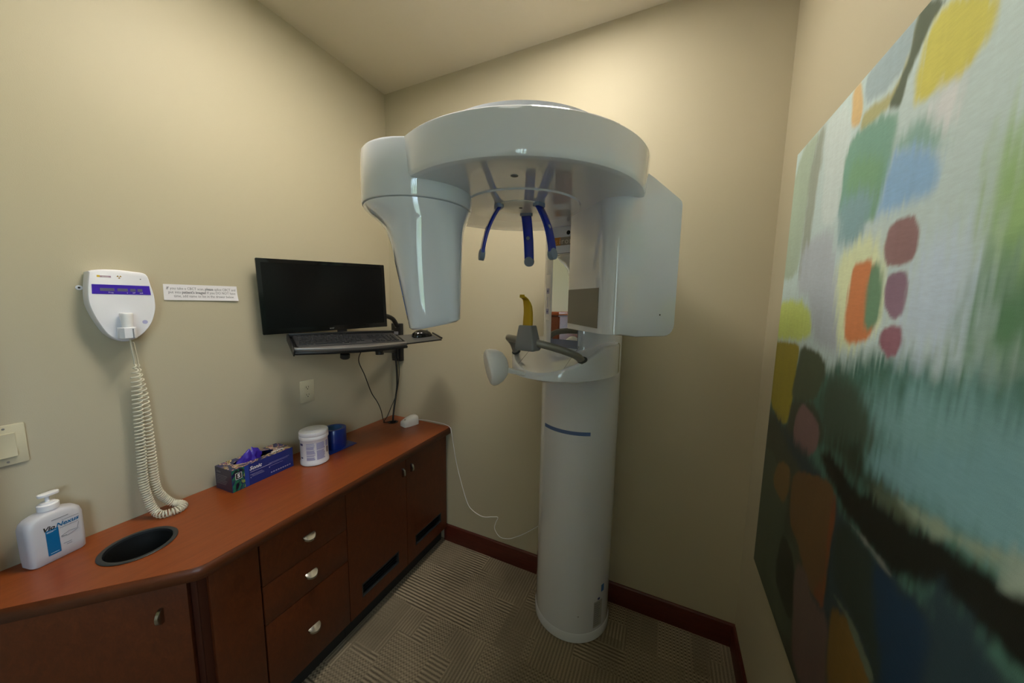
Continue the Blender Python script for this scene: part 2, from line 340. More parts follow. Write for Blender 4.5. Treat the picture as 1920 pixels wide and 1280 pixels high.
def carpet():
    m = bpy.data.materials.new('patterned loop carpet'); m.use_nodes = True
    t = NT(m); b = t.n['Principled BSDF']; b.inputs['Roughness'].default_value = .95; b.inputs['Specular IOR Level'].default_value = .1
    tc = t.new('ShaderNodeTexCoord'); mp = t.new('ShaderNodeMapping'); mp.inputs['Rotation'].default_value = (0, 0, 0)
    t.link(tc.outputs['Object'], mp.inputs['Vector']); v = mp.outputs['Vector']
    def math_(op, a, c=None, d=None):
        n = t.new('ShaderNodeMath', operation=op)
        for i, q in enumerate((a, c, d)):
            if q is None: continue
            if isinstance(q, (int, float)): n.inputs[i].default_value = q
            else: t.link(q, n.inputs[i])
        return n.outputs[0]
    # blocks of ribbing in staggered rectangles: long ribs, dashed ribs and plain loop
    def blocks(w_, h_, off, sx, sy):
        mpb = t.new('ShaderNodeMapping'); mpb.inputs['Location'].default_value = (sx, sy, 0); t.link(v, mpb.inputs['Vector'])
        bk = t.new('ShaderNodeTexBrick', offset=off, squash=.55, squash_frequency=3, inp={'Scale': 1.0, 'Mortar Size': 0.0, 'Brick Width': w_, 'Row Height': h_, 'Bias': 0})
        bk.inputs['Color1'].default_value = (0, 0, 0, 1); bk.inputs['Color2'].default_value = (1, 1, 1, 1); bk.inputs['Mortar'].default_value = (.5, .5, .5, 1)
        t.link(mpb.outputs['Vector'], bk.inputs['Vector']); return bk.outputs['Color']
    k1 = blocks(.21, .15, .37, .03, .01); k2 = blocks(.13, .27, .6, .4, .2); k3 = blocks(.30, .12, .45, .9, .6)
    se = t.new('ShaderNodeSeparateXYZ'); t.link(v, se.inputs[0])
    nz = t.new('ShaderNodeTexNoise', inp={'Scale': 45, 'Detail': 3}); t.link(v, nz.inputs['Vector'])
    nf = t.new('ShaderNodeTexNoise', inp={'Scale': 330, 'Detail': 3}); t.link(v, nf.inputs['Vector'])
    nl = t.new('ShaderNodeTexNoise', inp={'Scale': 5, 'Detail': 2}); t.link(v, nl.inputs['Vector'])
    jit = math_('MULTIPLY', nz.outputs['Fac'], 1.6)
    ly = math_('SINE', math_('ADD', math_('MULTIPLY', se.outputs['Y'], 2 * PI / .0165), jit))
    lx = math_('SINE', math_('ADD', math_('MULTIPLY', se.outputs['X'], 2 * PI / .0150), jit))
    dot = math_('MULTIPLY', ly, math_('ADD', math_('MULTIPLY', lx, .6), .4))
    mixl = t.new('ShaderNodeMix'); t.link(math_('GREATER_THAN', k1, .45), mixl.inputs['Factor']); t.link(ly, mixl.inputs['A']); t.link(dot, mixl.inputs['B'])
    mix2 = t.new('ShaderNodeMix'); t.link(math_('GREATER_THAN', k3, .62), mix2.inputs['Factor']); t.link(mixl.outputs['Result'], mix2.inputs['A']); t.link(math_('MULTIPLY', lx, .5), mix2.inputs['B'])
    amp = math_('ADD', math_('MULTIPLY', k2, .75), .25)
    pat = math_('MULTIPLY', mix2.outputs['Result'], amp)
    h0 = math_('ADD', math_('MULTIPLY', pat, .30), math_('MULTIPLY', nf.outputs['Fac'], .55))
    h = math_('ADD', h0, math_('ADD', math_('MULTIPLY', k2, .10), math_('MULTIPLY', nl.outputs['Fac'], .22)))
    cr = t.new('ShaderNodeValToRGB'); e = cr.color_ramp.elements
    e[0].position = .12; e[0].color = lin(56, 50, 41); e[1].position = .85; e[1].color = lin(192, 175, 150)
    t.link(h, cr.inputs[0]); t.link(cr.outputs[0], b.inputs['Base Color'])
    bp = t.new('ShaderNodeBump', inp={'Strength': .6, 'Distance': .004}); t.link(h, bp.inputs['Height']); t.link(bp.outputs['Normal'], b.inputs['Normal'])
    return m
M_carpet = carpet()

# ------------------------------------------------------------------ room shell
bm = B(); box(bm, -.1, W + .1, YF - .1, .1, -.1, 0); struct('floor', bm, M_carpet, label='grey-brown patterned loop carpet of ribbed blocks', cat='carpet')
bm = B(); box(bm, -.1, W + .1, YF - .1, .1, H, H + .1); struct('ceiling', bm, M_ceil, label='plain tan ceiling above the scanner', cat='ceiling')
bm = B(); box(bm, -.1, 0, YF - .1, .1, 0, H); struct('wall_left', bm, M_wall, label='tan painted wall above the cherry worktop', cat='wall')
bm = B(); box(bm, 0, W, 0, .1, 0, H); struct('wall_back', bm, M_wall, label='tan painted wall behind the white scanner', cat='wall')
bm = B(); box(bm, 0, W, YF - .1, YF, 0, H); struct('wall_front', bm, M_wall, label='tan painted wall opposite the scanner', cat='wall')
wy0, wy1, wz0, wz1 = -3.05, -2.25, 1.15, 2.15            # daylight window in the painting's wall
bm = B(); box(bm, W, W + .1, wy1, .1, 0, H); box(bm, W, W + .1, YF - .1, wy0, 0, H); box(bm, W, W + .1, wy0, wy1, 0, wz0); box(bm, W, W + .1, wy0, wy1, wz1, H)
struct('wall_right', bm, M_wall, label='tan painted wall carrying the abstract painting', cat='wall')
bm = B()
for a, b_ in ((wy0, wy0 + .06), (wy1 - .06, wy1), (-2.875, -2.815), (-2.68, -2.62), (-2.485, -2.425)): box(bm, W + .03, W + .08, a, b_, wz0, wz1)
for a, b_ in ((wz0, wz0 + .05), (wz1 - .05, wz1)): box(bm, W + .03, W + .08, wy0, wy1, a, b_)
struct('window_1', bm, M_frame, label='white window frame with three upright bars', cat='window')

def base_prof(t0=.014, h=.109):
    return [(0, 0), (t0, 0), (t0, h - .022), (t0 - .002, h - .018), (t0 - .003, h - .006), (t0 - .008, h), (0, h)]
bm = B()
prof = base_prof()
loft(bm, [[(x, -d, z) for d, z in prof] for x in (.43, W)])
struct('baseboard_back', bm, M_base, 30, label='dark cherry baseboard along the wall behind the scanner', cat='baseboard')
bm = B(); loft(bm, [[(W - d, y, z) for d, z in prof] for y in (-.0145, YF)])
struct('baseboard_right', bm, M_base, 30, label='dark cherry baseboard below the abstract painting', cat='baseboard')

def troffer(cx, cy, hx, hy, es, label):
    r = root('ceiling_light', (cx, cy, H), label, 'ceiling light', 'recessed ceiling lights')
    bm = flat_shape(rrect(cx - hx - .03, cx + hx + .03, cy - hy - .03, cy + hy + .03, .004), [rrect(cx - hx, cx + hx, cy - hy, cy + hy, .003)[::-1]], H - .012, H - .0005)
    build('trim_frame', bm, M_frame, r, 0)
    bm = B(); box(bm, cx - hx, cx + hx, cy - hy, cy + hy, H - .006, H - .001); build('diffuser', bm, M_lit(es), r, 0)
for q in LIGHTS: troffer(*q)
# ------------------------------------------------------------------ cherry cabinets along the wall
XF = .45                                # plane of the door and drawer faces
ZB, ZT = .098, HC - .042
def pull(name, M, parent, slope=-.12):
    """half-moon tab pull; local x along the pull, y out from the face, z across"""
    bm = B(); n = 14
    pts = [(.024 * math.cos(PI * i / n), .022 * math.sin(PI * i / n)) for i in range(n + 1)]
    secs = []
    for z, k in ((-.0055, .86), (-.0035, 1.0), (.0035, 1.0), (.0055, .86)):
        secs.append([(x * k, -.002 if y < 1e-6 else y * k, z + y * slope) for x, y in pts])
    loft(bm, secs, M=M)
    return build(name, bm, M_chrome, parent, 50)
def face_pull(y, z, parent, vertical=False):
    ex = (0, 0, 1) if vertical else (0, 1, 0)
    ey = (1, 0, 0); ez = Vector(ex).cross(Vector(ey))
    pull('handle', frame((XF, y, z + (0 if vertical else .006)), ex, ey, ez), parent, -.12 if vertical else .6)
def face(name, y0, y1, z0, z1, parent, hole=None):
    g = .0016
    if hole is None:
        bm = B(); box(bm, XF - .018, XF, y0 + g, y1 - g, z0 + g, z1 - g, .0012)
    else:
        M = frame((XF - .018, 0, 0), (0, 1, 0), (0, 0, 1), (1, 0, 0))
        bm = flat_shape([(y0 + g, z0 + g), (y1 - g, z0 + g), (y1 - g, z1 - g), (y0 + g, z1 - g)],
                        [[(hole[0], hole[2]), (hole[0], hole[3]), (hole[1], hole[3]), (hole[1], hole[2])]], 0, .018, M)
    return build(name, bm, M_front, parent, 30)
def carcass(y0, y1, parent):
    bm = B(); box(bm, .022, XF - .0195, y0 + .001, y0 + .017, ZB, ZT - .001); box(bm, .022, XF - .0195, y1 - .017, y1 - .001, ZB, ZT - .001)
    box(bm, .022, XF - .0195, y0 + .017, y1 - .017, ZB, ZB + .016); box(bm, .004, .022, y0 + .001, y1 - .001, ZB, ZT - .001)
    build('carcass', bm, M_carc, parent, 0)
    bm = B(); box(bm, .3, .408, y0 + .001, y1 - .001, .0008, ZB - .0005); build('toe_kick', bm, M_kick, parent, 0)

Y1, Y2, Y3, Y4, Y5 = -.016, -.3695, -.734, -1.067, -1.205
r = root('double_door_cabinet', (.25, -.37, 0), 'cherry cabinet with two doors and low vent slots, nearest the scanner', 'cabinet')
carcass(Y3, Y1, r)
for (a, b_, hole, hy) in ((Y3, Y2, (-.668, -.435, .163, .231), -.394), (Y2, Y1, (-.306, -.073, .170, .231), -.331)):
    d = face('door', a, b_, ZB, ZT, r, hole); MW[d] = MW[r]
    face_pull(hy, .645, d, True)
    bm = B()
    y0, y1, z0, z1 = hole
    for q in ((y0, y1, z0, z0 + .004), (y0, y1, z1 - .004, z1), (y0, y0 + .004, z0, z1), (y1 - .004, y1, z0, z1)): box(bm, XF - .022, XF + .0015, *q)
    build('vent_frame', bm, M_ring, d, 0)
    bm = B(); box(bm, XF - .030, XF - .022, y0, y1, z0, z1)
    for k in range(5):
        z = z0 + (k + .5) * (z1 - z0) / 5; box(bm, XF - .0215, XF - .012, y0 + .004, y1 - .004, z - .0015, z + .0015)
    build('vent_grille', bm, M_black, d, 0)

r = root('drawer_cabinet', (.25, -.9, 0), 'cherry cabinet of three stacked drawers beside the double doors', 'cabinet')
carcass(Y4, Y3, r)
for z0, z1, hz in ((.549, ZT, .627), (.400, .549, .470), (ZB, .400, .235)):
    d = face('drawer', Y4, Y3, z0, z1, r)
    face_pull(-.899, hz, d)

r = root('waste_cabinet', (.22, -1.35, 0), 'angled cherry cabinet with one wide door under the round waste hole', 'cabinet')
bm = B(); box(bm, XF - .018, XF, Y5, Y4 - .004, ZB, ZT, .0012); build('filler_panel', bm, M_front, r, 30)
s2 = math.sqrt(.5)
Pc = Vector((.438, -1.238, 0)); dirc = Vector((-s2, -s2, 0)); nrm = Vector((s2, -s2, 0))
Mc = frame(Pc, dirc, (0, 0, 1), nrm)             # x along the angled face toward the wall, y up, z outward
Lc = (Pc.x - .006) / s2
bm = B(); box(bm, .014, Lc - .02, ZB, ZT, -.018, 0, .0012, Mc); d = build('door', bm, M_front, r, 30)
hp = Pc + dirc * .075
pull('handle', frame((hp.x, hp.y, .625), (0, 0, 1), nrm, Vector((0, 0, 1)).cross(nrm)), d)
def chamf(inset):                                 # plan outline of the body
    q = Pc - nrm * inset
    t0 = (q.x - (XF - .019)) / s2
    return [(.004, Y4 - .001), (XF - .019, Y4 - .001), (XF - .019, q.y - t0 * s2 if t0 > 0 else q.y), (q.x - max(t0, 0) * s2, q.y - max(t0, 0) * s2), (.004, q.y - (q.x - .004))]
o1 = chamf(.0195)
bm = B()
for (a, b_) in ((o1[0], o1[1]), (o1[1], o1[2]), (o1[3], o1[4]), (o1[4], o1[0])):
    a, b_ = Vector(a), Vector(b_); e = (b_ - a)
    if e.length < .01: continue
    e.normalize(); nn = Vector((-e.y, e.x)) * -1
    pts = [a, b_, b_ + nn * .014, a + nn * .014]
    prism(bm, [(p.x, p.y) for p in pts], ZB, ZT - .001)
prism(bm, [(p[0], p[1]) for p in o1], ZB, ZB + .012)
build('carcass', bm, M_carc, r, 0)
o2 = chamf(.05); bm = B(); prism(bm, [(o2[0][0], o2[0][1]), (.408, o2[0][1]), (.408, o2[3][1] - .0), (o2[3][0] - .025, o2[3][1]), (o2[4][0], o2[4][1] + .0)], .0008, ZB - .0005)
build('toe_kick', bm, M_kick, r, 0)

# worktop with the round waste hole
HX, HY, HR = .2, -1.268, .083
out = [(.0015, -.002), (.4746, -.002), (.4746, -1.212), (.4725, -1.224), (.467, -1.236), (.459, -1.246), (.0015, -1.7165)]
wt = root('worktop', (.2, -.8, HC), 'cherry laminate worktop running along the wall', 'worktop')
GX, GY = .105, -.105                        # cable hole by the corner
bm = flat_shape(out[::-1], [circle(HX, HY, HR - .006, 56), circle(GX, GY, .024, 24)], HC - .042, HC - .0015)
build('edge_band', bm, M_edge, wt, 0)
bm = flat_shape(out[::-1], [circle(HX, HY, HR - .006, 56), circle(GX, GY, .024, 24)], HC - .0014, HC)
build('top_laminate', bm, M_top, wt, 0)

r = root('waste_chute', (HX, HY, HC), 'round charcoal waste opening set into the worktop', 'waste chute')
bm = B(); lathe(bm, [(HR - .009, .001), (HR + .002, .0008), (HR + .0035, .002), (HR + .002, .0035), (HR - .004, .0045), (HR - .0085, .003), (HR - .0085, -.045), (HR - .010, -.045), (HR - .0102, .001)], 64, Matrix.Translation((HX, HY, HC)), False, False)
build('rim', bm, M_ring, r, 40)
bm = B(); lathe(bm, [(HR - .0125, -.002), (HR - .0125, -.30), (.01, -.30)], 48, Matrix.Translation((HX, HY, HC)), False, True)
build('liner', bm, M_black2, r, 40)
bm = B(); box(bm, -.062, .062, -.004, .004, -.20, -.055, .002, Matrix.Translation((HX, HY, HC)) @ Matrix.Rotation(math.radians(72), 4, 'Z'))
build('flap', bm, M_cork, r, 30)

r = root('cable_grommet', (GX, GY, HC), 'small black cable grommet in the worktop corner', 'grommet')
bm = B(); lathe(bm, [(.019, -.01), (.022, -.01), (.022, .0006), (.031, .0006), (.031, .002), (.020, .003), (.019, .001)], 32, Matrix.Translation((GX, GY, HC)), False, False)
build('collar', bm, M_black, r, 40)
bm = B(); lathe(bm, [(.0215, -.012), (.0215, -.011)], 32, Matrix.Translation((GX, GY, HC))); build('plug', bm, M_dark, r, 0)

# ------------------------------------------------------------------ things on the worktop
# soap bottle
def soap():
    base = Vector((.046, -1.394, HC + .0008))
    ang = math.atan2(-.0993, .0233)        # long side direction
    ex = Vector((math.cos(ang), math.sin(ang), 0)); ey = Vector((-ex.y, ex.x, 0))   # ey towards the room
    M = frame(base, ex, ey, (0, 0, 1))
    r = root('soap_bottle', base, 'frosted white pump soap bottle with a blue label', 'soap bottle')
    bm = B(); secs = []
    for z, hx, hy, rr in ((0, .050, .024, .012), (.004, .054, .027, .014), (.03, .055, .028, .014), (.115, .056, .028, .016), (.130, .053, .026, .018), (.138, .046, .024, .018), (.143, .036, .022, .018), (.146, .022, .019, .017), (.150, .019, .018, .0175)):
        secs.append([(x, y, z) for x, y in rrect(-hx, hx, -hy, hy, min(rr, hy - .0005), 5)])
    loft(bm, secs, M=M); build('body', bm, M_frost, r, 40)
    bm = B(); lathe(bm, [(.0195, .1505), (.0205, .1505), (.0205, .166), (.0185, .168), (.014, .168), (.014, .172), (.009, .173)], 32, M); build('collar', bm, M_pump, r, 40)
    bm = B(); lathe(bm, [(.0045, .172), (.0045, .189), (.006, .191)], 16, M)
    prism(bm, [(x, y) for x, y in rrect(-.023, .017, -.011, .011, .010, 5)], .190, .198, .003, M)
    build('pump', bm, M_pump, r, 40)
    F = frame(M @ Vector((0, .0284, 0)), -ex, (0, 0, 1), ey)   # label plane, x to the viewer's right
    bm = B(); box(bm, -.024, .000, .022, .098, 0, .0006, 0, F); lb = build('label', bm, M_teal, r, 0)
    bm = text_bm('Vio', .017, F @ Matrix.Translation((-.018, .1025, .0004)), .0002, shear=.3, bold=.0005); build('lettering', bm, M_ink, r, 0)
    bm = text_bm('Nexus', .017, F @ Matrix.Translation((.018, .1025, .0004)), .0002, shear=.3, bold=.0003); build('lettering', bm, M_teal, r, 0)
    bm = B()
    for q in ((.003, .040, .0915, .0925), (.006, .022, .040, .041), (.012, .022, .034, .035), (-.010, .022, .122, .1235), (.008, .042, .1125, .1132)): box(bm, q[0], q[1], q[2], q[3], 0, .0006, 0, F)
    for (a, b_) in (((.003, .066), (.020, .073)), ((.020, .073), (.038, .070)), ((.003, .066), (.016, .061)), ((.016, .061), (.036, .068)), ((.036, .072), (.040, .088)), ((.004, .062), (.014, .064))):
        tube(bm, [F @ Vector((*a, .0004)), F @ Vector((*b_, .0004))], .0005, 4)
    build('print_lines', bm, M_ink2, r, 0)
    for q in ((-.022, -.004, .093, .0936), (-.022, -.010, .0905, .0911), (-.020, -.004, .027, .0278)):
        bm = B(); box(bm, q[0], q[1], q[2], q[3], .0004, .0009, 0, F); build('label_line', bm, M_wink, lb, 0)
soap()

# glove box
def gloves():
    # measured base corners: near-left, near-right (room side), back-left
    a = Vector((.1303, -.9865, HC + .0006)); b_ = Vector((.1180, -.7401, HC + .0006))
    ex = (b_ - a).normalized(); ey = Vector((-ex.y, ex.x, 0))           # ey towards the wall
    L, D_, Hh = .246, .108, .091
    M = frame(a, ex, ey, (0, 0, 1))
    r = root('glove_box', a, 'dark blue printed glove box with a violet glove poking out', 'glove box')
    n = 20
    slot = [(L * .47 + .078 * math.cos(2 * PI * i / n), D_ * .5 + .030 * math.sin(2 * PI * i / n)) for i in range(n)]
    bm = B(); t = .0012
    box(bm, 0, L, 0, t, 0, Hh, 0, M); box(bm, 0, L, D_ - t, D_, 0, Hh, 0, M); box(bm, 0, L, t, D_ - t, 0, t, 0, M)
    build('carton', bm, M_navy, r, 0)
    bm = B(); box(bm, 0, t, t, D_ - t, t, Hh, 0, M); build('end_panel', bm, M_navy2, r, 0)
    bm = B(); box(bm, L - t, L, t, D_ - t, t, Hh, 0, M); build('end_panel', bm, M_navy2, r, 0)
    # printed top with an oval slot
    bm = flat_shape([(0, 0), (L, 0), (L, D_), (0, D_)], [slot[::-1]], Hh - .0002, Hh + .001, M)
    build('top_panel', bm, M_gtop, r, 0)
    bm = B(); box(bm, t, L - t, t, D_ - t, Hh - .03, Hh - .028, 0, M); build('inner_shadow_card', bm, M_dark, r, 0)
    F = M @ frame((0, -.0002, 0), (1, 0, 0), (0, 0, 1), (0, -1, 0))       # long front face
    bm = B(); box(bm, .001, .046, .001, Hh - .001, 0, .0006, 0, F); build('colour_print', bm, M_gprint, r, 0)
    bm = B(); box(bm, .046, .061, .001, Hh - .001, 0, .0006, 0, F); build('blue_band', bm, mat('royal blue print', (.015, .06, .36), .3), r, 0)
    bm = B(); box(bm, .014, .034, .050, .073, .0004, .0011, 0, F); sq = build('size_square', bm, M_ink, r, 0)
    bm = flat_shape([(.0125, .0485), (.0355, .0485), (.0355, .0745), (.0125, .0745)], [[(.0138, .0498), (.0138, .0732), (.0342, .0732), (.0342, .0498)]], .001, .0014, F); build('size_border', bm, M_wink, sq, 0)
    bm = text_bm('S', .021, F @ Matrix.Translation((.024, .0615, .0014)), .0002, bold=.0008); build('size_letter', bm, M_wink, sq, 0)
    bm = text_bm('Sonic', .0215, F @ Matrix.Translation((.064, .070, .0006)), .0002, 'LEFT', .25, .0006); build('lettering', bm, M_wink, r, 0)
    bm = B()
    for q in ((.066, .150, .0545, .0562), (.066, .112, .043, .044), (.072, .118, .0385, .0392), (.072, .120, .034, .0347), (.140, .228, .060, .0606), (.140, .221, .0555, .0561), (.140, .200, .046, .0466), (.066, .069, .030, .034), (.140, .143, .040, .044)): box(bm, *q, 0, .0006, 0, F)
    for k in range(9): box(bm, .146 + k * .010, .152 + k * .010, .014, .0185, 0, .0006, 0, F)
    build('print_lines', bm, M_lav, r, 0)
    Tf = M @ frame((L * .80, D_ * .22, Hh + .0012), (-1, 0, 0), (0, -1, 0), (0, 0, 1))
    bm = text_bm('Sonic', .024, Tf, .0002, 'CENTER', .25, .0006); build('top_lettering', bm, M_wink, r, 0)
    E_ = M @ frame((-.0002, 0, 0), (0, -1, 0), (0, 0, 1), (-1, 0, 0))
    bm = text_bm('Sonic', .013, E_ @ Matrix.Translation((-.098, .075, .0003)), .0002, 'LEFT', .25)
    for k in range(6): box(bm, -.099, -.030 - .006 * (k % 3), .060 - k * .007, .0615 - k * .007, 0, .0005, 0, E_)
    build('end_print', bm, M_ink2, r, 0)
    # glove: crumpled cuff pulled up through the slot
    bm = B(); secs = []; nn = 26
    for k in range(9):
        u = k / 8
        z = Hh - .022 + .058 * u + 0
        R = (.036 * (1 - u) ** .7 + .012) * (1 if k < 8 else .5)
        s_ = []
        for i in range(nn):
            th = 2 * PI * i / nn
            w = 1 + .38 * math.sin(3 * th + u * 3) * u + .22 * math.sin(7 * th - u * 5) + .10 * math.sin(13 * th + 9 * u) * u
            s_.append((L * .36 + R * 1.05 * w * math.cos(th) + .012 * u, D_ * .5 + R * .62 * w * math.sin(th) - .006 * u, z + (.010 * math.sin(2 * th + 1) + .005 * math.sin(5 * th)) * u))
        secs.append(s_)
    loft(bm, secs, True, True, M)
    o = build('nitrile_glove', bm, M_glove, None, 80, loc=M @ Vector((L * .36, D_ * .5, Hh)))
    tag(o, 'crumpled violet nitrile glove sticking out of the blue box', 'glove')

def colour_print(name, stops, scale, dist, base_rough=.3):
    m = bpy.data.materials.new(name); m.use_nodes = True; t = NT(m); b = t.n['Principled BSDF']; b.inputs['Roughness'].default_value = base_rough
    tc = t.new('ShaderNodeTexCoord'); mp = t.new('ShaderNodeMapping'); mp.inputs['Scale'].default_value = scale; t.link(tc.outputs['Object'], mp.inputs['Vector'])
    nz = t.new('ShaderNodeTexNoise', inp={'Scale': 9, 'Detail': 2, 'Distortion': dist}); t.link(mp.outputs['Vector'], nz.inputs['Vector'])
    cr = t.new('ShaderNodeValToRGB'); cr.color_ramp.interpolation = 'EASE'; e = cr.color_ramp.elements
    e[0].position = stops[0][0]; e[0].color = stops[0][1]; e[1].position = stops[-1][0]; e[1].color = stops[-1][1]
    for p, c in stops[1:-1]: q = e.new(p); q.color = c
    t.link(nz.outputs['Fac'], cr.inputs[0]); t.link(cr.outputs[0], b.inputs['Base Color'])
    return m
M_gprint = colour_print('night lights print', [(.25, lin(20, 30, 110)), (.40, lin(10, 14, 40)), (.50, lin(30, 120, 90)), (.56, lin(20, 26, 90)), (.64, lin(140, 170, 60)), (.72, lin(60, 60, 150))], (2.6, 2.6, 2.6), .8)
M_gtop = colour_print('light streak print', [(.22, lin(70, 90, 150)), (.36, lin(26, 30, 74)), (.47, lin(30, 34, 88)), (.51, lin(190, 165, 60)), (.535, lin(200, 195, 215)), (.56, lin(170, 70, 40)), (.60, lin(40, 36, 96)), (.78, lin(50, 74, 130))], (1.5, 2.2, 1.5), 2.2)
gloves()

# wipes tub
c = Vector((.161, -.665, HC + .0006))
r = root('wipes_tub', c, 'round white wipes tub with lavender printed text', 'wipes tub')
Mw = Matrix.Translation(c)
bm = B(); lathe(bm, [(.0565, 0), (.060, .003), (.060, .016), (.058, .019), (.058, .121), (.059, .123)], 56, Mw); build('body', bm, M_matte, r, 40)
bm = B(); lathe(bm, [(.059, .1235), (.0615, .1235), (.0615, .136), (.060, .138), (.061, .140), (.061, .153), (.0585, .157), (.032, .1595), (.030, .1615), (.021, .162)], 56, Mw); build('lid', bm, M_matte, r, 40)
def wrap_patch(bm, c, R, a0, a1, z0, z1, n=6):
    secs = []
    for i in range(n + 1):
        a = a0 + (a1 - a0) * i / n
        secs.append([(c.x + q * math.cos(a), c.y + q * math.sin(a), z) for q, z in ((R, z0), (R + .0007, z0), (R + .0007, z1), (R, z1))])
    loft(bm, secs)
D2 = math.radians
bm = B()
va = math.atan2(-1.655 + .665, 1.647 - .161)       # direction facing the room
for (a0, a1) in ((-34, 3), (8, 46)):
    z = c.z + .108
    while z > c.z + .030:
        wd = random.uniform(.82, 1); wrap_patch(bm, c, .0581, va + D2(a0), va + D2(a0 + (a1 - a0) * wd), z - .0026, z, 5); z -= .0037
        if random.random() < .16: z -= .0035
build('printed_text', bm, M_lav, r, 0)
M_np = mat('navy print', (.05, .05, .16), .4)
bm = B(); wrap_patch(bm, c, .0581, va + D2(-70), va + D2(-52), c.z + .098, c.z + .107); build('corner_print', bm, M_np, r, 0)
bm = B(); wrap_patch(bm, c, .0581, va + D2(-66), va + D2(-54), c.z + .036, c.z + .042); build('corner_print', bm, M_np, r, 0)
bm = B(); wrap_patch(bm, c, .0581, va + D2(56), va + D2(64), c.z + .048, c.z + .076); build('barcode_print', bm, mat('brown print', (.10, .06, .04), .4), r, 0)
bm = B(); wrap_patch(bm, c, .0581, va + D2(52), va + D2(68), c.z + .080, c.z + .108); build('side_print', bm, M_lav, r, 0)

# roll of blue barrier film
c = Vector((.105, -.515, HC + .0006))
r = root('barrier_film_roll', c, 'upright roll of blue plastic film with a loose flat sheet', 'film roll')
Mr = Matrix.Translation(c)
bm = B(); lathe(bm, [(.030, .003), (.0545, .003), (.055, .004), (.055, .103), (.0535, .105), (.040, .1055), (.0395, .099), (.0395, .01)], 48, Mr, False, False); build('film_roll', bm, M_film, r, 40)
bm = B(); lathe(bm, [(.0385, .01), (.0390, .1045), (.0365, .1045), (.036, .01)], 48, Mr, True, True); build('core_tube', bm, M_film2, r, 40)
bm = B(); prism(bm, [(.171 - .105, -.595 + .515), (.171 - .105, -.435 + .515), (-.05, .085), (-.05, -.055)], 0, .0028, .0008, Mr); build('loose_sheet', bm, M_film, r, 30)

# small white device and its cord
base = Vector((.232, -.092, HC + .0006)); ex = Vector((-.27, -.96, 0)).normalized(); ey = Vector((-ex.y, ex.x, 0))
M = frame(base, ex, ey, (0, 0, 1))
r = root('white_desk_sensor', base, 'small wedge-shaped white device at the worktop corner', 'electronic device')
bm = B(); secs = []
for x, hy, z1 in ((-.046, .027, .052), (-.042, .031, .056), (-.02, .034, .056), (.01, .034, .049), (.032, .033, .040), (.046, .030, .034), (.051, .026, .030), (.0525, .024, .027)):
    secs.append([(x, hy, .001), (x, hy * .99, z1 * .55), (x, hy * .92, z1 * .84), (x, hy * .7, z1 * .97), (x, 0, z1 * 1.02), (x, -hy * .7, z1 * .97), (x, -hy * .92, z1 * .84), (x, -hy * .99, z1 * .55), (x, -hy, .001)])
loft(bm, secs, M=M); build('shell', bm, M_white2, r, 50)
bm = B(); lathe(bm, [(.0045, 0), (.0045, .0008), (.003, .0012)], 16, M @ frame((.034, 0, .0395), (1, 0, -.42), (0, 1, 0), (.42, 0, 1))); build('indicator', bm, M_chrome, r, 40)
pts = [(.2455, -.0475, .785), (.30, -.03, .786), (.375, -.016, .781), (.44, -.012, .776), (.479, -.014, .764), (.492, -.016, .735), (.501, -.013, .667), (.523, -.011, .545), (.5585, -.010, .42), (.600, -.010, .305), (.640, -.010, .262), (.7115, -.011, .243), (.778, -.012, .262), (.8165, -.014, .2712), (.802, -.014, .232), (.796, -.013, .19), (.829, -.012, .151), (.880, -.012, .155), (.9258, -.012, .178), (.99, -.012, .225), (1.075, -.012, .300)]
bm = B(); tube(bm, spline(pts, 6), .0019, 6); build('cord', bm, M_wink, r, 60)

# small wall cabinet beyond the light switch, seen in the scanner's mirror
r = root('wall_cabinet', (.08, -1.80, .80), 'cherry wall cabinet beyond the light switch, seen only in the scanner mirror', 'cabinet')
bm = B(); box(bm, .0005, .150, -2.08, -1.535, .80, 1.425, .002); build('body', bm, M_front, r, 30)
bm = B(); box(bm, .0005, .165, -2.09, -1.525, 1.4255, 1.455, .002); build('top', bm, M_top, r, 30)
bm = B(); box(bm, .1505, .165, -2.075, -1.54, .805, 1.415, .002); build('door', bm, M_front, r, 30)
# ------------------------------------------------------------------ on the left wall
def yz(pts, x0, x1):
    """outline in (Y,Z) given a thickness in X"""
    return pts
MY = frame((0, 0, 0), (0, 1, 0), (0, 0, 1), (1, 0, 0))      # local x = world Y, y = world Z, z = out of the left wall

KV = [(-1.2624, 1.6075), (-1.2143, 1.6168), (-1.1679, 1.6143), (-1.1386, 1.6081), (-1.1300, 1.575), (-1.1240, 1.5392), (-1.1228, 1.515), (-1.1243, 1.490), (-1.133, 1.455), (-1.1464, 1.427), (-1.165, 1.404), (-1.1873, 1.389), (-1.206, 1.3865), (-1.2241, 1.3945), (-1.240, 1.413), (-1.252, 1.4403), (-1.2625, 1.472), (-1.2696, 1.505), (-1.2702, 1.5385), (-1.267, 1.575)]
r = root('exposure_control_box', (0, -1.197, 1.5), 'white rounded control box with violet band on the wall above the worktop', 'control box')
KV = [(p.x, p.y) for p in spline([(y, z, 0) for y, z in KV[-1:] + KV + KV[:1]], 4)][4:-5]
bm = B(); cx, cz = -1.197, 1.505
def sc_(k, x): return [(x, cx + (y - cx) * k, cz + (z - cz) * k) for y, z in KV]
loft(bm, [sc_(.95, .0005), sc_(.985, .006), sc_(.985, .012), sc_(1.0, .032), sc_(1.001, .040), sc_(.996, .0455), sc_(.985, .0485), sc_(.968, .0498)])
build('case', bm, M_matte, r, 35)
F = frame((.0497, 0, 0), (0, 1, 0), (0, 0, 1), (1, 0, 0))
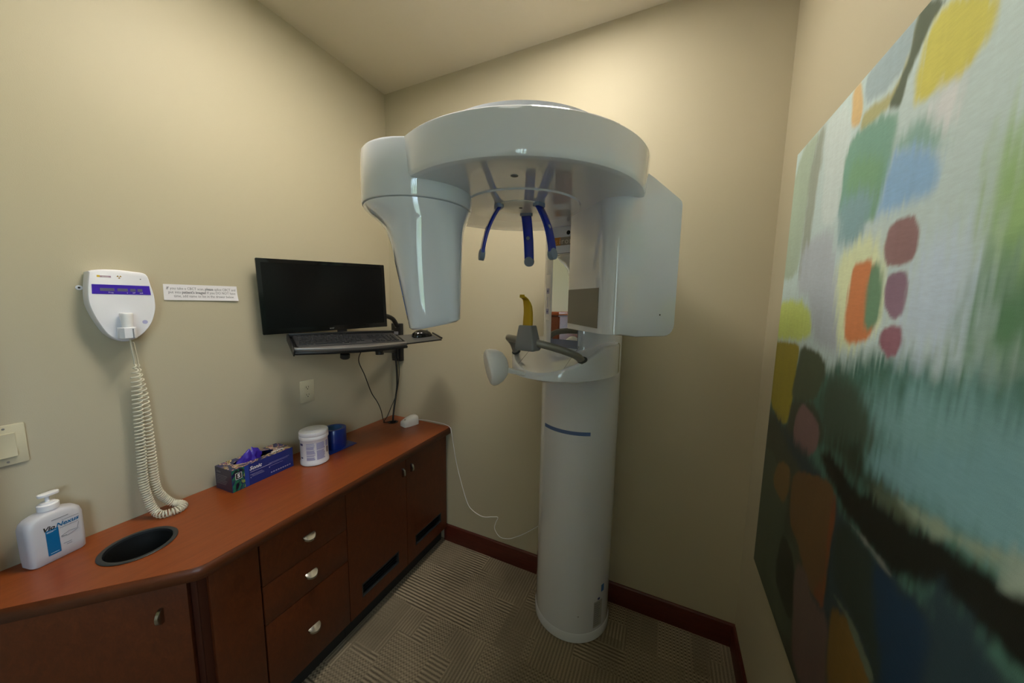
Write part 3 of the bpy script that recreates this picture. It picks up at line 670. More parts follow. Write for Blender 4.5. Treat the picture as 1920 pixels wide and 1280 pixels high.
bm = B(); prism(bm, [(-1.2615, 1.5395), (-1.1325, 1.5392), (-1.1345, 1.5690), (-1.2600, 1.5690)], -.0006, .0009, 0, F); build('violet_band', bm, M_violet, r, 0)
for y0, y1 in ((-1.2445, -1.2145), (-1.2085, -1.1855), (-1.1800, -1.1680), (-1.1635, -1.1520)):
    bm = B(); box(bm, y0, y1, 1.549, 1.558, .0009, .0013, 0, F); build('display', bm, M_lcd, r, 0)
bm = B(); 
for s, y in (('Prog.', -1.222), ('s', -1.187), ('kV', -1.172), ('mA', -1.155)): merge(bm, text_bm(s, .0055, F @ Matrix.Translation((y, 1.5445, .0011)), .0001))
build('lettering', bm, M_wink, r, 0)
bm = B(); box(bm, -1.2475, -1.2415, 1.5915, 1.5972, 0, .0007, 0, F); build('logo_block', bm, mat('yellow print', (.75, .5, .03), .4), r, 0)
bm = B(); box(bm, -1.2413, -1.2185, 1.5910, 1.5965, 0, .0007, 0, F); build('logo_bar', bm, mat('mauve print', (.42, .28, .36), .4), r, 0)
bm = B()
merge(bm, text_bm('sirona', .0055, F @ Matrix.Translation((-1.2305, 1.5937, .0008)), .0001)); build('logo_lettering', bm, M_matte, r, 0)
bm = B()
for a in (30, 150, 270):
    a0 = math.radians(a - 30); a1 = math.radians(a + 30)
    pts = [(-1.201 + q * math.cos(t), 1.5945 + q * math.sin(t)) for q, t in ((.0015, a0), (.0052, a0), (.0052, (a0 + a1) / 2), (.0052, a1), (.0015, a1))]
    prism(bm, pts, 0, .0007, 0, F)
build('radiation_trefoil', bm, mat('amber print', (.35, .2, .02), .4), r, 0)
bm = B(); prism(bm, circle(-1.1535, 1.5905, .0016, 12), 0, .0008, 0, F); build('indicator', bm, M_ink2, r, 0)
bm = B(); prism(bm, circle(-1.1535, 1.4485, .0065, 20), -.002, .0008, 0, F); build('round_emblem', bm, M_lav, r, 0)
# holder cup
bm = B(); secs = []
for z, hw, d in ((1.397, .018, .030), (1.400, .0195, .033), (1.432, .0195, .034), (1.434, .018, .032)):
    secs.append([(.044, -1.2005 - hw, z), (.048 + d * .6, -1.2005 - hw, z), (.048 + d, -1.2005 - hw * .6, z), (.048 + d, -1.2005 + hw * .6, z), (.048 + d * .6, -1.2005 + hw, z), (.044, -1.2005 + hw, z)])
loft(bm, secs); build('holder', bm, M_matte, r, 30)

# hand switch with its coiled cord
hx, hy = .066, -1.200
r = root('exposure_hand_switch', (hx, hy, 1.44), 'white hand switch with a long cream coiled cord hanging to the worktop', 'hand switch')
bm = B(); lathe(bm, [(.010, 0), (.0125, .004), (.0125, .040), (.0150, .070), (.0155, .076), (.0145, .079), (.010, .080), (.0095, .0785), (.002, .0785)], 28, Matrix.Translation((hx, hy, 1.4005)))
build('grip', bm, M_pump, r, 40)
bm = B(); box(bm, hx + .0150, hx + .0178, hy + .006, hy + .0085, 1.398, 1.430, .0008); build('grip_seam', bm, M_ink2, r, 0)
# coil: first leg down, loop lying on the worktop, second leg up
zt = HC + .0128
path = [(.066, -1.1975, 1.398), (.056, -1.193, 1.350), (.045, -1.188, 1.3134), (.036, -1.1862, 1.2392), (.033, -1.1883, 1.1649), (.033, -1.1904, 1.0902), (.035, -1.1932, 1.0153), (.040, -1.197, .9411), (.046, -1.1987, .8856), (.054, -1.194, .826), (.066, -1.186, zt + .012), (.0856, -1.177, zt), (.0977, -1.1576, zt), (.1004, -1.1358, zt), (.0895, -1.1199, zt), (.062, -1.1171, zt), (.042, -1.128, zt + .002), (.034, -1.147, .805), (.036, -1.1640, .8445), (.033, -1.1685, .8874), (.030, -1.1683, .9452), (.027, -1.1677, 1.023), (.025, -1.1676, 1.1004), (.025, -1.1694, 1.1774), (.026, -1.1715, 1.2533), (.032, -1.1755, 1.3103), (.042, -1.1825, 1.3668), (.046, -1.186, 1.386)]
P = spline(path, 10)
cum = [0]
for a, b_ in zip(P, P[1:]): cum.append(cum[-1] + (b_ - a).length)
Ltot = cum[-1]
def at_s(s):
    import bisect
    i = min(max(bisect.bisect_right(cum, s) - 1, 0), len(P) - 2)
    t = (s - cum[i]) / max(1e-9, cum[i + 1] - cum[i]); return P[i].lerp(P[i + 1], t), (P[i + 1] - P[i]).normalized()
pts = []; s = 0; ph = 0; R0 = .0112
u = None; ds = .0006
while s < Ltot:
    p, t = at_s(s)
    if u is None: u = t.orthogonal().normalized()
    u = (u - t * u.dot(t)).normalized(); v = t.cross(u)
    e0 = min(1, max(0, (s - .085) / .05)); e1 = min(1, max(0, (Ltot - s - .07) / .12)); rad = R0 * min(e0, e1)
    pitch = .0074 + .0115 * max(0, 1 - s / .58) + .0125 * max(0, 1 - (Ltot - s) / .58)
    pts.append(p + (u * math.cos(ph) + v * math.sin(ph)) * rad)
    step = min(pitch / 11, .002) if rad > .001 else .004
    ph += 2 * PI * step / pitch; s += step
bm = B(); tube(bm, pts, .0022, 6); build('coiled_cord', bm, M_cream, r, 60)

# wall plug
r = root('wall_plug', (0, -1.2735, 1.5575), 'small white round wall plug beside the control box', 'wall plug')
bm = B(); lathe(bm, [(.0075, .0003), (.0075, .002), (.006, .003), (.003, .0028), (.0028, -.004)], 24, frame((0, -1.2735, 1.5575), (0, 1, 0), (0, 0, 1), (1, 0, 0)), False, False); build('ring', bm, M_matte, r, 40)
bm = B(); lathe(bm, [(.0027, .0004), (.0027, .0010)], 16, frame((0, -1.2735, 1.5575), (0, 1, 0), (0, 0, 1), (1, 0, 0))); build('hole', bm, M_dark, r, 0)

# paper note (slightly tilted strip taped to the wall, lower corner lifting)
r = root('paper_sign', (0, -.97, 1.551), 'white paper strip note with three printed lines taped to the wall', 'note')
c0 = [(-1.0828, 1.5798), (-.8563, 1.5816), (-.8546, 1.5216), (-1.0843, 1.5228)]
bm = B(); nx_, nz_ = 24, 6; rows = []
for k in range(2):
    for j in range(nz_ + 1):
        v = j / nz_; rw = []
        for i in range(nx_ + 1):
            u = i / nx_
            y = (c0[0][0] * (1 - u) + c0[1][0] * u) * (1 - v) + (c0[3][0] * (1 - u) + c0[2][0] * u) * v
            z = (c0[0][1] * (1 - u) + c0[1][1] * u) * (1 - v) + (c0[3][1] * (1 - u) + c0[2][1] * u) * v
            x = .0012 + .010 * max(0, v - .3) ** 2 * (.4 + 1.2 * max(0, u - .5)) + k * .0003
            rw.append(bm.verts.new((x, y, z)))
        rows.append(rw)
for k in range(2):
    for j in range(nz_):
        for i in range(nx_):
            a = k * (nz_ + 1) + j; bm.faces.new((rows[a][i], rows[a][i + 1], rows[a + 1][i + 1], rows[a + 1][i]))
n1_ = nz_ + 1
for i in range(nx_):
    bm.faces.new((rows[0][i], rows[0][i + 1], rows[n1_][i + 1], rows[n1_][i])); bm.faces.new((rows[nz_][i], rows[nz_][i + 1], rows[-1][i + 1], rows[-1][i]))
for j in range(nz_):
    bm.faces.new((rows[j][0], rows[j + 1][0], rows[n1_ + j + 1][0], rows[n1_ + j][0])); bm.faces.new((rows[j][-1], rows[j + 1][-1], rows[n1_ + j + 1][-1], rows[n1_ + j][-1]))
build('paper', bm, M_paper, r, 60)
bm = B()
def words_line(parts, y0, y1, z, size, x):
    for fit in (1.0, None):
        cur = y0; out = bmesh.new()
        for st, bo, it in parts:
            F = frame((x, cur, z), (0, 1, -.004), (0, 0, 1), (1, 0, 0))
            t = text_bm(st, size, F, .0001, 'LEFT', .25 if it else 0, .0004 if bo else 0, sx=fit or k_)
            w = max((v.co.y for v in t.verts), default=cur) - cur
            merge(out, t); cur += w + size * .26 * (fit or k_)
        if fit: k_ = (y1 - y0) / (cur - y0); out.free()
        else: merge(bm, out)
words_line([('If', 1, 1), ('you take a CBCT scan,', 0, 0), ('please', 1, 0), ('splice CBCT and', 0, 0)], -1.0760, -.8590, 1.5655, .0138, .0018)
words_line([('put into', 0, 0), ("patient's images!", 1, 0), ('If you DO NOT have', 0, 0)], -1.0710, -.8600, 1.5515, .0138, .0024)
words_line([('time, add name to list in the drawer below.', 0, 0)], -1.0570, -.8660, 1.5375, .0138, .0042)
build('printed_lines', bm, M_ink2, r, 0)

# outlet and switch
r = root('wall_outlet', (0, -.5817, 1.067), 'ivory double power outlet below the monitor', 'outlet')
bm = B(); box(bm, .0004, .006, -.6190, -.5445, 1.0105, 1.1235, .0025); build('plate', bm, M_ivory, r, 40)
for zc in (1.0865, 1.0475):
    bm = B(); prism(bm, [(-.5817 + .0165 * math.cos(a), zc + max(-.0135, min(.0135, .017 * math.sin(a)))) for a in [2 * PI * i / 32 for i in range(32)]], .005, .0072, 0, MY)
    s_ = build('socket', bm, M_ivory, r, 0)
    bm = B(); box(bm, .0066, .0076, -.5892, -.5872, zc - .002, zc + .0065); box(bm, .0066, .0076, -.5772, -.5755, zc - .001, zc + .0065)
    prism(bm, circle(-.5815, zc - .0075, .0025, 12), .0066, .0076, 0, MY); build('slots', bm, M_dark, s_, 0)
bm = B(); prism(bm, circle(-.5817, 1.067, .0028, 14), .0055, .0068, 0, MY); build('screw', bm, M_ivory, r, 0)

r = root('light_switch', (0, -1.440, 1.116), 'ivory rocker light switch on the wall above the soap bottle', 'light switch')
bm = B(); box(bm, .0004, .0065, -1.4750, -1.4050, 1.0585, 1.1735, .003); build('plate', bm, M_ivory, r, 40)
bm = B(); loft(bm, [[(.0060, y, z), (.0085 + (0 if z > 1.116 else .0), y, z)] + [(.0085, y, z)] for y, z in ()] or [[(.006, -1.4565, 1.083), (.0125, -1.4565, 1.083), (.0075, -1.4565, 1.116), (.0100, -1.4565, 1.149), (.006, -1.4565, 1.149)], [(.006, -1.4235, 1.083), (.0125, -1.4235, 1.083), (.0075, -1.4235, 1.116), (.0100, -1.4235, 1.149), (.006, -1.4235, 1.149)]]); build('rocker', bm, M_ivory, r, 20)
for z in (1.1635, 1.0685):
    bm = B(); prism(bm, circle(-1.44, z, .0028, 14), .006, .0074, 0, MY); build('screw', bm, M_grey, r, 0)

# ------------------------------------------------------------------ monitor on its arm
BL = Vector((.0615, -.800, 1.3755)); BR = Vector((.2625, -.2870, 1.3925))
ex = (BR - BL); mw = ex.length; ex.normalize(); nz = Vector((ex.y, -ex.x, 0)).normalized(); ey = nz.cross(ex)
if ey.z < 0: ey = -ey
M = frame(BL, ex, ey, nz); mh = .3285
r = root('monitor', BL + ex * mw * .5, 'black widescreen monitor with a dark screen on a wall arm', 'monitor')
bm = flat_shape(rrect(0, mw, 0, mh, .004), [rrect(.0165, mw - .0165, .0235, mh - .017, .001)[::-1]], -.016, 0, M); build('bezel', bm, M_gloss, r, 20)
bm = B(); box(bm, .016, mw - .016, .023, mh - .0165, -.012, -.0022, 0, M); build('screen', bm, M_screen, r, 0)
bm = B(); prism(bm, rrect(.004, mw - .004, .004, mh - .004, .01), -.024, -.012, 0, M); prism(bm, rrect(.09, mw - .09, .05, mh - .06, .03), -.040, -.024, .006, M); build('back_shell', bm, M_black, r, 30)
bm = text_bm('acer', .012, M @ Matrix.Translation((mw * .5, .0115, .0003)), .0002, bold=.0003); build('logo_lettering', bm, M_alu, r, 0)
bm = B(); box(bm, .30, .345, -.011, .006, -.010, -.002, .002, M); build('lower_clip', bm, M_black, r, 20)
bm = B(); box(bm, mw - .0005, mw + .0008, .05, .075, -.012, -.006, 0, M); build('side_button', bm, M_black2, r, 0)

# keyboard tray arm fixed to the back wall
r = root('keyboard_tray', (.075, -.01, 1.27), 'black wall-mounted arm carrying a keyboard tray and a mouse plate', 'keyboard arm')
bm = B(); box(bm, .036, .112, -.030, -.0008, 1.145, 1.389, .004); box(bm, .048, .100, -.044, -.030, 1.16, 1.28, .004); build('wall_bracket', bm, M_black, r, 30)
bm = B(); box(bm, .055, .095, -.0325, -.0295, 1.318, 1.337, .001); build('bracket_label', bm, M_ink2, r, 0)
bm = B(); prism(bm, circle(.075, 1.366, .006, 16), .0295, .032, 0, frame((0, 0, 0), (1, 0, 0), (0, 0, 1), (0, -1, 0))); build('bracket_screw', bm, M_alu, r, 0)
O = Vector((.292, -.812, 1.318)); a = Vector((.4313, .9022, -.0105)).normalized(); b_ = Vector((-.8822, .4216, .2090)); b_ = (b_ - a * b_.dot(a)).normalized(); c = a.cross(b_)
T = frame(O, a, b_, c); tl = .474
bm = B(); prism(bm, [(0, .004), (tl * .25, -.010), (tl * .5, -.016), (tl * .75, -.010), (tl, .004), (tl, .205), (0, .205)], -.014, -.002, .003, T); build('tray_board', bm, M_black, r, 30)
bm = B(); prism(bm, [(x * tl, .022 - .038 * math.sin(PI * (.08 + .84 * x)) ) for x in [i / 16 for i in range(17)]] + [(tl, .030), (0, .030)], -.002, .013, .002, T); build('palm_rest', bm, M_alu, r, 30)
bm = B(); 
bz = [(y, z) for y, z in ((.0, -.016), (.205, -.016), (.215, -.008), (.21, .016), (.19, .018), (.05, .014), (.0, .006))]
prism(bm, bz, -.006, 0, .0015, T @ frame((0, 0, 0), (0, 1, 0), (0, 0, 1), (1, 0, 0)) ); build('end_cap', bm, M_black, r, 30)
bm = B(); box(bm, .0, tl, .196, .208, -.002, .020, .002, T); build('rear_stop', bm, M_black, r, 30)
P0 = Vector((.075, -.045, 1.215)); P1 = Vector((.215, -.30, 1.262)); P2 = T @ Vector((.27, .10, -.03))
bm = B(); d1 = (P1 - P0).normalized(); F = frame(P0, d1, Vector((0, 0, 1)).cross(d1), (0, 0, 1)); box(bm, -.01, (P1 - P0).length + .01, -.016, .016, -.016, .016, .006, F)
d1 = (P2 - P1).normalized(); F = frame(P1, d1, Vector((0, 0, 1)).cross(d1), (0, 0, 1)); box(bm, -.015, (P2 - P1).length, -.018, .018, -.012, .014, .005, F); build('swing_arm', bm, M_black, r, 30)
bm = B(); lathe(bm, [(.022, -.026), (.022, .022), (.018, .026)], 24, Matrix.Translation(P1)); build('pivot', bm, M_black, r, 40)
bm = B(); lathe(bm, [(.016, -.03), (.016, .03)], 20, Matrix.Translation(P0)); build('pivot', bm, M_black, r, 40)
bm = B(); box(bm, .17, .37, .05, .16, -.028, -.0135, .004, T); build('tilt_plate', bm, M_black2, r, 30)
bm = B(); lathe(bm, [(.016, -.02), (.020, -.016), (.020, .0), (.014, .004)], 20, T @ Matrix.Translation((.19, .012, -.026))); build('tilt_knob', bm, M_black2, r, 40)
m1 = Vector((.090, -.035, 1.375)); m2 = Vector((.118, -.300, 1.47)); m3 = M @ Vector((mw * .5, mh * .5, -.040))
bm = B(); tube(bm, spline([m1, Vector((.09, -.09, 1.43)), m2, m3], 6), .014, 10); build('monitor_arm', bm, M_black, r, 50)
# mouse plate
Q = [Vector((.492, -.388, 1.3235)), Vector((.584, -.231, 1.3350)), Vector((.440, -.150, 1.3560)), Vector((.340, -.300, 1.3480))]
nn = (Q[1] - Q[0]).cross(Q[3] - Q[0]).normalized(); nn = nn if nn.z > 0 else -nn
bm = B(); loft(bm, [[q - nn * .004 for q in Q], [q for q in Q]]); build('mouse_plate', bm, M_black, r, 0)
ctr = sum(Q, Vector()) / 4
bm = B(); loft(bm, [[ctr + (q - ctr) * .95 + nn * .0002 for q in Q], [ctr + (q - ctr) * .95 + nn * .0016 for q in Q]]); build('mouse_plate_pad', bm, mat('dark grey mat', (.06, .06, .062), .35), r, 0)
bm = B()
bk = (Q[2] - Q[1]); bk.normalize(); rt = (Q[1] - Q[0]).normalized()
tube(bm, [Q[1] - bk * .0 + nn * .008, Q[1] + bk * .05 + nn * .009, Q[1] + bk * .12 + nn * .009], .005, 8); build('plate_rail', bm, M_black, r, 40)

# keyboard
r = root('keyboard', T @ Vector((.237, .11, 0)), 'black keyboard with rounded edges on the wall tray', 'keyboard')
bm = B(); prism(bm, rrect(.012, .462, .034, .186, .012, 4), -.0018, .014, .004, T); build('body', bm, M_keys, r, 30)
km = None
def key(x, y, w):
    global km
    if km is None or w != .0165:
        bm = B(); KM = T @ Matrix.Translation((x, y, .0135))
        loft(bm, [[(sx * w / 2, sy * .0078, 0) for sx, sy in ((-1, -1), (1, -1), (1, 1), (-1, 1))], [(sx * (w / 2 - .0022), sy * .0060, .0062) for sx, sy in ((-1, -1), (1, -1), (1, 1), (-1, 1))]], M=KM)
        # keep key meshes centred on their own origin so copies can share them
        bm.transform(MW[r].inverted()); L0 = MW[r].inverted() @ KM.translation; bm.transform(Matrix.Translation(-L0))
        me = bpy.data.meshes.new('key'); bm.to_mesh(me); bm.free(); me.materials.append(M_keys)
        o = bpy.data.objects.new('key', me)
        if w == .0165: km = o
    else:
        o = km.copy()
    o.location = MW[r].inverted() @ (T @ Vector((x, y, .0135))); o.parent = r
    COL.objects.link(o)
nk = 0
for row in range(5):
    y = .054 + row * .0205
    if row == 0:
        for w, x in ((.026, .036), (.020, .064), (.105, .134), (.020, .206), (.026, .234)): key(x, y, w); nk += 1
    else:
        for i in range(13):
            key(.030 + (row % 3) * .003 + i * .0205, y, .0165); nk += 1
    for i in range(3):
        if row in (0, 3, 4) or i == 1 and row == 1: key(.327 + i * .0205, y, .0165); nk += 1
    for i in range(3): key(.396 + i * .0205, y, .0165); nk += 1
for i in range(8): key(.036 + i * .0265, .1665, .0165); nk += 1

# mouse
mo = ctr + nn * .0018 + rt * .025 + bk * .022
r = root('computer_mouse', mo, 'small black computer mouse on the plate beside the keyboard', 'mouse')
F = frame(mo, rt, nn.cross(rt), nn)
bm = B(); secs = []
for x, hy, hz in ((-.052, .012, .010), (-.048, .022, .020), (-.03, .030, .032), (-.005, .032, .036), (.025, .030, .030), (.044, .026, .020), (.051, .016, .010)):
    secs.append([(x, hy * math.cos(t), max(0, hz * math.sin(t)) if math.sin(t) > 0 else 0) for t in [PI * i / 10 for i in range(11)]])
loft(bm, secs, M=F); build('shell', bm, M_gloss, r, 50)
bm = B(); lathe(bm, [(.006, -.003), (.006, .003)], 16, F @ frame((.028, 0, .027), (1, 0, 0), (0, 0, 1), (0, 1, 0))); build('scroll_wheel', bm, M_grey, r, 30)

# black cables by the corner
o_pts = [(.086, -.050, 1.19), (.092, -.048, 1.08), (.098, -.055, .99), (.094, -.062, .93), (.100, -.085, .86), (.103, -.10, .80), (GX, GY, HC + .004)]
bm = B(); tube(bm, spline(o_pts, 6), .0055, 8)
o = build('power_cable', bm, M_black2, None, 60, loc=Vector(o_pts[-1])); tag(o, 'thick black cable running from the wall arm down into the grommet', 'cable')
o_pts = [(.105, -.048, 1.18), (.120, -.055, 1.10), (.112, -.060, 1.00), (.100, -.068, .93), (.085, -.095, .86), (.072, -.120, .80), (.060, -.140, HC + .0035), (.080, -.122, HC + .0035), (GX - .02, GY - .004, HC + .004)]
bm = B(); tube(bm, spline(o_pts, 6), .0024, 6)
o = build('mouse_cable', bm, M_black2, None, 60, loc=Vector(o_pts[-1])); tag(o, 'thin black cable hanging close beside the thick cable in the corner', 'cable')
q0 = T @ Vector((.30, .12, -.03))
o_pts = [tuple(q0), (.19, -.42, 1.22), (.185, -.38, 1.13), (.175, -.33, 1.02), (.165, -.28, .95), (.145, -.235, .88), (.12, -.20, .815), (.095, -.16, .780), (.075, -.132, HC + .0035), (.088, -.118, HC + .0040), (GX - .012, GY - .008, HC + .0045)]
bm = B(); tube(bm, spline(o_pts, 6), .0024, 6)
o = build('keyboard_cable', bm, M_black2, None, 60, loc=Vector(o_pts[-1])); tag(o, 'thin black cable looping loosely from under the keyboard tray to the grommet', 'cable')

# ------------------------------------------------------------------ abstract painting on the right wall
def painting():
    A0, A1, Z0, Z1 = 0.0, 1.40, .638, 2.003
    na, nz_ = 330, 322
    aa = np.linspace(A0, A1, na); zz = np.linspace(Z0, Z1, nz_)
    GA, GZ = np.meshgrid(aa, zz)
    rs = np.random.RandomState(3)
    def noise(fx, fz):
        gx, gz = int(fx * 1.6) + 3, int(fz * 1.6) + 3
        g = rs.rand(gz, gx) * 2 - 1
        u = (GA - A0) * fx; v = (GZ - Z0) * fz
        i = np.clip(u.astype(int), 0, gx - 2); j = np.clip(v.astype(int), 0, gz - 2); fu = u - i; fv = v - j
        fu = fu * fu * (3 - 2 * fu); fv = fv * fv * (3 - 2 * fv)
        return (g[j, i] * (1 - fu) + g[j, i + 1] * fu) * (1 - fv) + (g[j + 1, i] * (1 - fu) + g[j + 1, i + 1] * fu) * fv
    Cc = np.zeros((nz_, na, 3))
    streak = noise(60, 8) * .5 + noise(140, 14) * .5
    for col, soft, pts in PAINT:
        P_ = np.array(pts, float)
        for _ in range(2):
            Nx = np.roll(P_, -1, 0); P_ = np.stack([P_ * .8 + Nx * .2, P_ * .2 + Nx * .8], 1).reshape(-1, 2)
        n = len(P_)
        wob = noise(9, 9) * .006 + noise(50, 50) * .0015 + noise(160, 26) * soft * .55 + noise(60, 12) * soft * .3
        X_, Z_ = GA + noise(8, 8) * .008, GZ
        dmin = np.full(GA.shape, 9.0); inside = np.zeros(GA.shape, bool)
        for i in range(n):
            x0, z0 = P_[i]; x1, z1 = P_[(i + 1) % n]
            ex_, ez_ = x1 - x0, z1 - z0; L2 = ex_ * ex_ + ez_ * ez_ + 1e-12
            t = np.clip(((X_ - x0) * ex_ + (Z_ - z0) * ez_) / L2, 0, 1)
            dmin = np.minimum(dmin, np.hypot(X_ - x0 - t * ex_, Z_ - z0 - t * ez_))
            cnd = ((z0 > Z_) != (z1 > Z_))
            with np.errstate(divide='ignore', invalid='ignore'):
                xi = (x1 - x0) * (Z_ - z0) / (z1 - z0 if z1 != z0 else 1e-12) + x0
            inside ^= cnd & (X_ < xi)
        sd = np.where(inside, dmin, -dmin) + wob
        t = np.clip((sd + soft) / (2 * soft), 0, 1); al = t * t * (3 - 2 * t)
        shade = 1 + .05 * streak + .08 * noise(6, 6)
        c = np.clip(np.array(col)[None, None, :] * shade[..., None], 0, 1)
        Cc = Cc * (1 - al[..., None]) + c * al[..., None]
    me = bpy.data.meshes.new('canvas_face')
    yv = -.2896 - GA
    V = np.stack([np.full(GA.shape, W - .0300), yv, GZ], -1).reshape(-1, 3)
    idx = np.arange(na * nz_).reshape(nz_, na)
    Fq = np.stack([idx[:-1, :-1], idx[:-1, 1:], idx[1:, 1:], idx[1:, :-1]], -1).reshape(-1, 4)
    r = root('abstract_wall_art', (W, -.2896 - A1 / 2, (Z0 + Z1) / 2), 'large unframed abstract canvas of blue, green, yellow and black patches', 'painting')
    V = V - np.array(MW[r].translation)
    me.from_pydata(V.tolist(), [], Fq.tolist())
    at = me.color_attributes.new('paint', 'FLOAT_COLOR', 'POINT')
    buf = np.ones((na * nz_, 4), 'f'); buf[:, :3] = Cc.reshape(-1, 3); at.data.foreach_set('color', buf.ravel())
    for p in me.polygons: p.use_smooth = True
    m = bpy.data.materials.new('brushed acrylic paint'); m.use_nodes = True; t = NT(m); b = t.n['Principled BSDF']; b.inputs['Roughness'].default_value = .42
    b.inputs['Specular IOR Level'].default_value = .35
    ca = t.new('ShaderNodeVertexColor', layer_name='paint')
    tc = t.new('ShaderNodeTexCoord'); mp = t.new('ShaderNodeMapping'); mp.inputs['Scale'].default_value = (1, 1, 5); mp.inputs['Rotation'].default_value = (.5, 0, 0)
    t.link(tc.outputs['Object'], mp.inputs['Vector'])
    nz1 = t.new('ShaderNodeTexNoise', inp={'Scale': 45, 'Detail': 6, 'Roughness': .65}); t.link(mp.outputs['Vector'], nz1.inputs['Vector'])
    wv = t.new('ShaderNodeTexNoise', inp={'Scale': 900, 'Detail': 1}); t.link(tc.outputs['Object'], wv.inputs['Vector'])
    mr = t.new('ShaderNodeMapRange', inp={'From Min': .3, 'From Max': .7, 'To Min': .94, 'To Max': 1.06}); t.link(nz1.outputs['Fac'], mr.inputs['Value'])
    mx = t.new('ShaderNodeMix', data_type='RGBA', blend_type='MULTIPLY'); mx.inputs['Factor'].default_value = 1
    t.link(ca.outputs['Color'], mx.inputs['A']); t.link(mr.outputs['Result'], mx.inputs['B']); t.link(mx.outputs['Result'], b.inputs['Base Color'])
    ad = t.new('ShaderNodeMath', operation='ADD'); t.link(nz1.outputs['Fac'], ad.inputs[0]); t.link(wv.outputs['Fac'], ad.inputs[1])
    bp = t.new('ShaderNodeBump', inp={'Strength': .10, 'Distance': .002}); t.link(ad.outputs[0], bp.inputs['Height']); t.link(bp.outputs['Normal'], b.inputs['Normal'])
    me.materials.append(m)
    me.update()
    o = bpy.data.objects.new('painted_face', me); COL.objects.link(o); o.parent = r; MW[o] = MW[r]
    bm = B(); box(bm, W - .0296, W - .0012, -.2896 - A1, -.2896, Z0, Z1, .0008); build('canvas_edge', bm, mat('dark canvas edge', (.05, .045, .035), .7), r, 0)
painting()
# ------------------------------------------------------------------ the dental scanner
K = Vector((1.2993, -.1338, 0)); FD = Vector((-.21284, -.97709, 0)); TD = Vector((.97709, -.21284, 0)); RC = .178
def L(t, s, z): return K + TD * t + FD * s + Vector((0, 0, z))
MK = frame(K, TD, -FD, (0, 0, 1))            # local x to the scanner's right, -y to its front
A = Vector((1.193, -.622, 0))                # axis of the round canopy
m = root('panoramic_dental_scanner', K, 'tall white dental X-ray scanner with round canopy, standing against the wall', 'dental scanner')
YB = -.0165
def column_outline(R, n=96):
    out = []
    for i in range(n):
        t = 2 * PI * i / n
        p = K + TD * (R * math.sin(t)) + FD * (R * math.cos(t)); p.y = min(p.y, YB); out.append((p.x, p.y))
    return out
def col_loft(bm, prof): loft(bm, [[(x, y, z) for x, y in column_outline(R)] for R, z in prof])
bm = B(); col_loft(bm, [(RC, .03), (RC, 1.905)]); build('column', bm, M_white, m, 30)
bm = B(); col_loft(bm, [(RC + .002, .0008), (RC + .004, .004), (RC + .004, .040), (RC + .001, .046)]); build('foot_ring', bm, M_white, m, 30)
def cyl_patch(a0, a1, z0, z1, r0, r1, n=16, bev=0):
    t = bmesh.new(); secs = []
    for i in range(n + 1):
        a = math.radians(a0 + (a1 - a0) * i / n)
        secs.append([tuple(K + TD * (q * math.sin(a)) + FD * (q * math.cos(a)) + Vector((0, 0, z))) for q, z in ((r0, z0), (r1, z0), (r1, z1), (r0, z1))])
    loft(t, secs)
    return t
bm = cyl_patch(-30.5, 42.3, .050, 1.262, RC - .004, RC + .0018, 28); build('front_cover', bm, M_white, m, 30)
bm = cyl_patch(-29.4, 41.8, .981, .997, RC + .0012, RC + .0032, 24); build('blue_trim_strip', bm, M_bluestripe, m, 30)
bm = cyl_patch(60, 76, .062, .190, RC, RC + .0009, 6); lb = build('rating_label', bm, mat('silver grey label', (.36, .37, .38), .4), m, 0)
bm = B()
for k in range(11):
    z = .182 - k * .0105
    merge(bm, cyl_patch(61, 61 + random.uniform(8, 14), z - .003, z, RC + .0008, RC + .0014, 4))
build('label_print', bm, M_ink2, lb, 0)
bm = cyl_patch(66.5, 70.5, .196, .206, RC, RC + .0009, 3); build('small_sticker', bm, M_navy, m, 0)
bm = cyl_patch(73, 79, .228, .262, RC, RC + .0009, 4); build('blue_sticker', bm, mat('bright blue sticker', (.01, .12, .42), .4), m, 0)
bm = B(); p = L(RC * math.sin(D2(36)), RC * math.cos(D2(36)), .135); lathe(bm, [(.003, 0), (.003, .0030)], 12, frame(p, (0, 0, 1), TD, FD)); build('cover_screw', bm, M_ink2, m, 0)

# mirror, brand strip and buttons on the upper column
def face_box(bm, t0, t1, z0, z1, s0, s1, bev=0): box(bm, t0, t1, -s1, -s0, z0, z1, bev, MK)
bm = B(); face_box(bm, -.064, .072, 1.345, 1.842, .150, .1800, .003); fp = build('front_panel', bm, M_white, m, 30)
bm = B(); face_box(bm, -.0595, .0680, 1.350, 1.738, .1801, .1815, .0005); build('mirror_frame', bm, M_bluestripe if 0 else mat('blue grey metal', (.22, .24, .36), .3), fp, 0)
bm = B()
mz0, mz1 = 1.384, 1.735
tl_ = MIRTILT
face_box(bm, -.0575, .0660, mz0, mz1, .1816, .1830, 0); build('mirror', bm, M_mirror, fp, 0)
bm = B(); face_box(bm, -.0550, .0700, 1.768, 1.800, .1801, .1812, 0); bs = build('brand_strip', bm, M_stripg, fp, 0)
bm = B(); face_box(bm, -.0550, -.0255, 1.768, 1.800, .1812, .1816, 0); build('orange_block', bm, M_orange, bs, 0)
FT = frame(L(0, .1817, 0), TD, (0, 0, 1), FD)
bm = text_bm('s', .034, FT @ Matrix.Translation((-.0445, 1.7835, 0)), .0002, bold=.0001); build('orange_lettering', bm, mat('pale orange ink', (.75, .42, .12), .5), bs, 0)
bm = text_bm('irona', .034, FT @ Matrix.Translation((-.0325, 1.7835, 0)), .0002, 'LEFT', spacing=1.12); build('lettering', bm, mat('pale warm ink', (.72, .66, .58), .5), bs, 0)
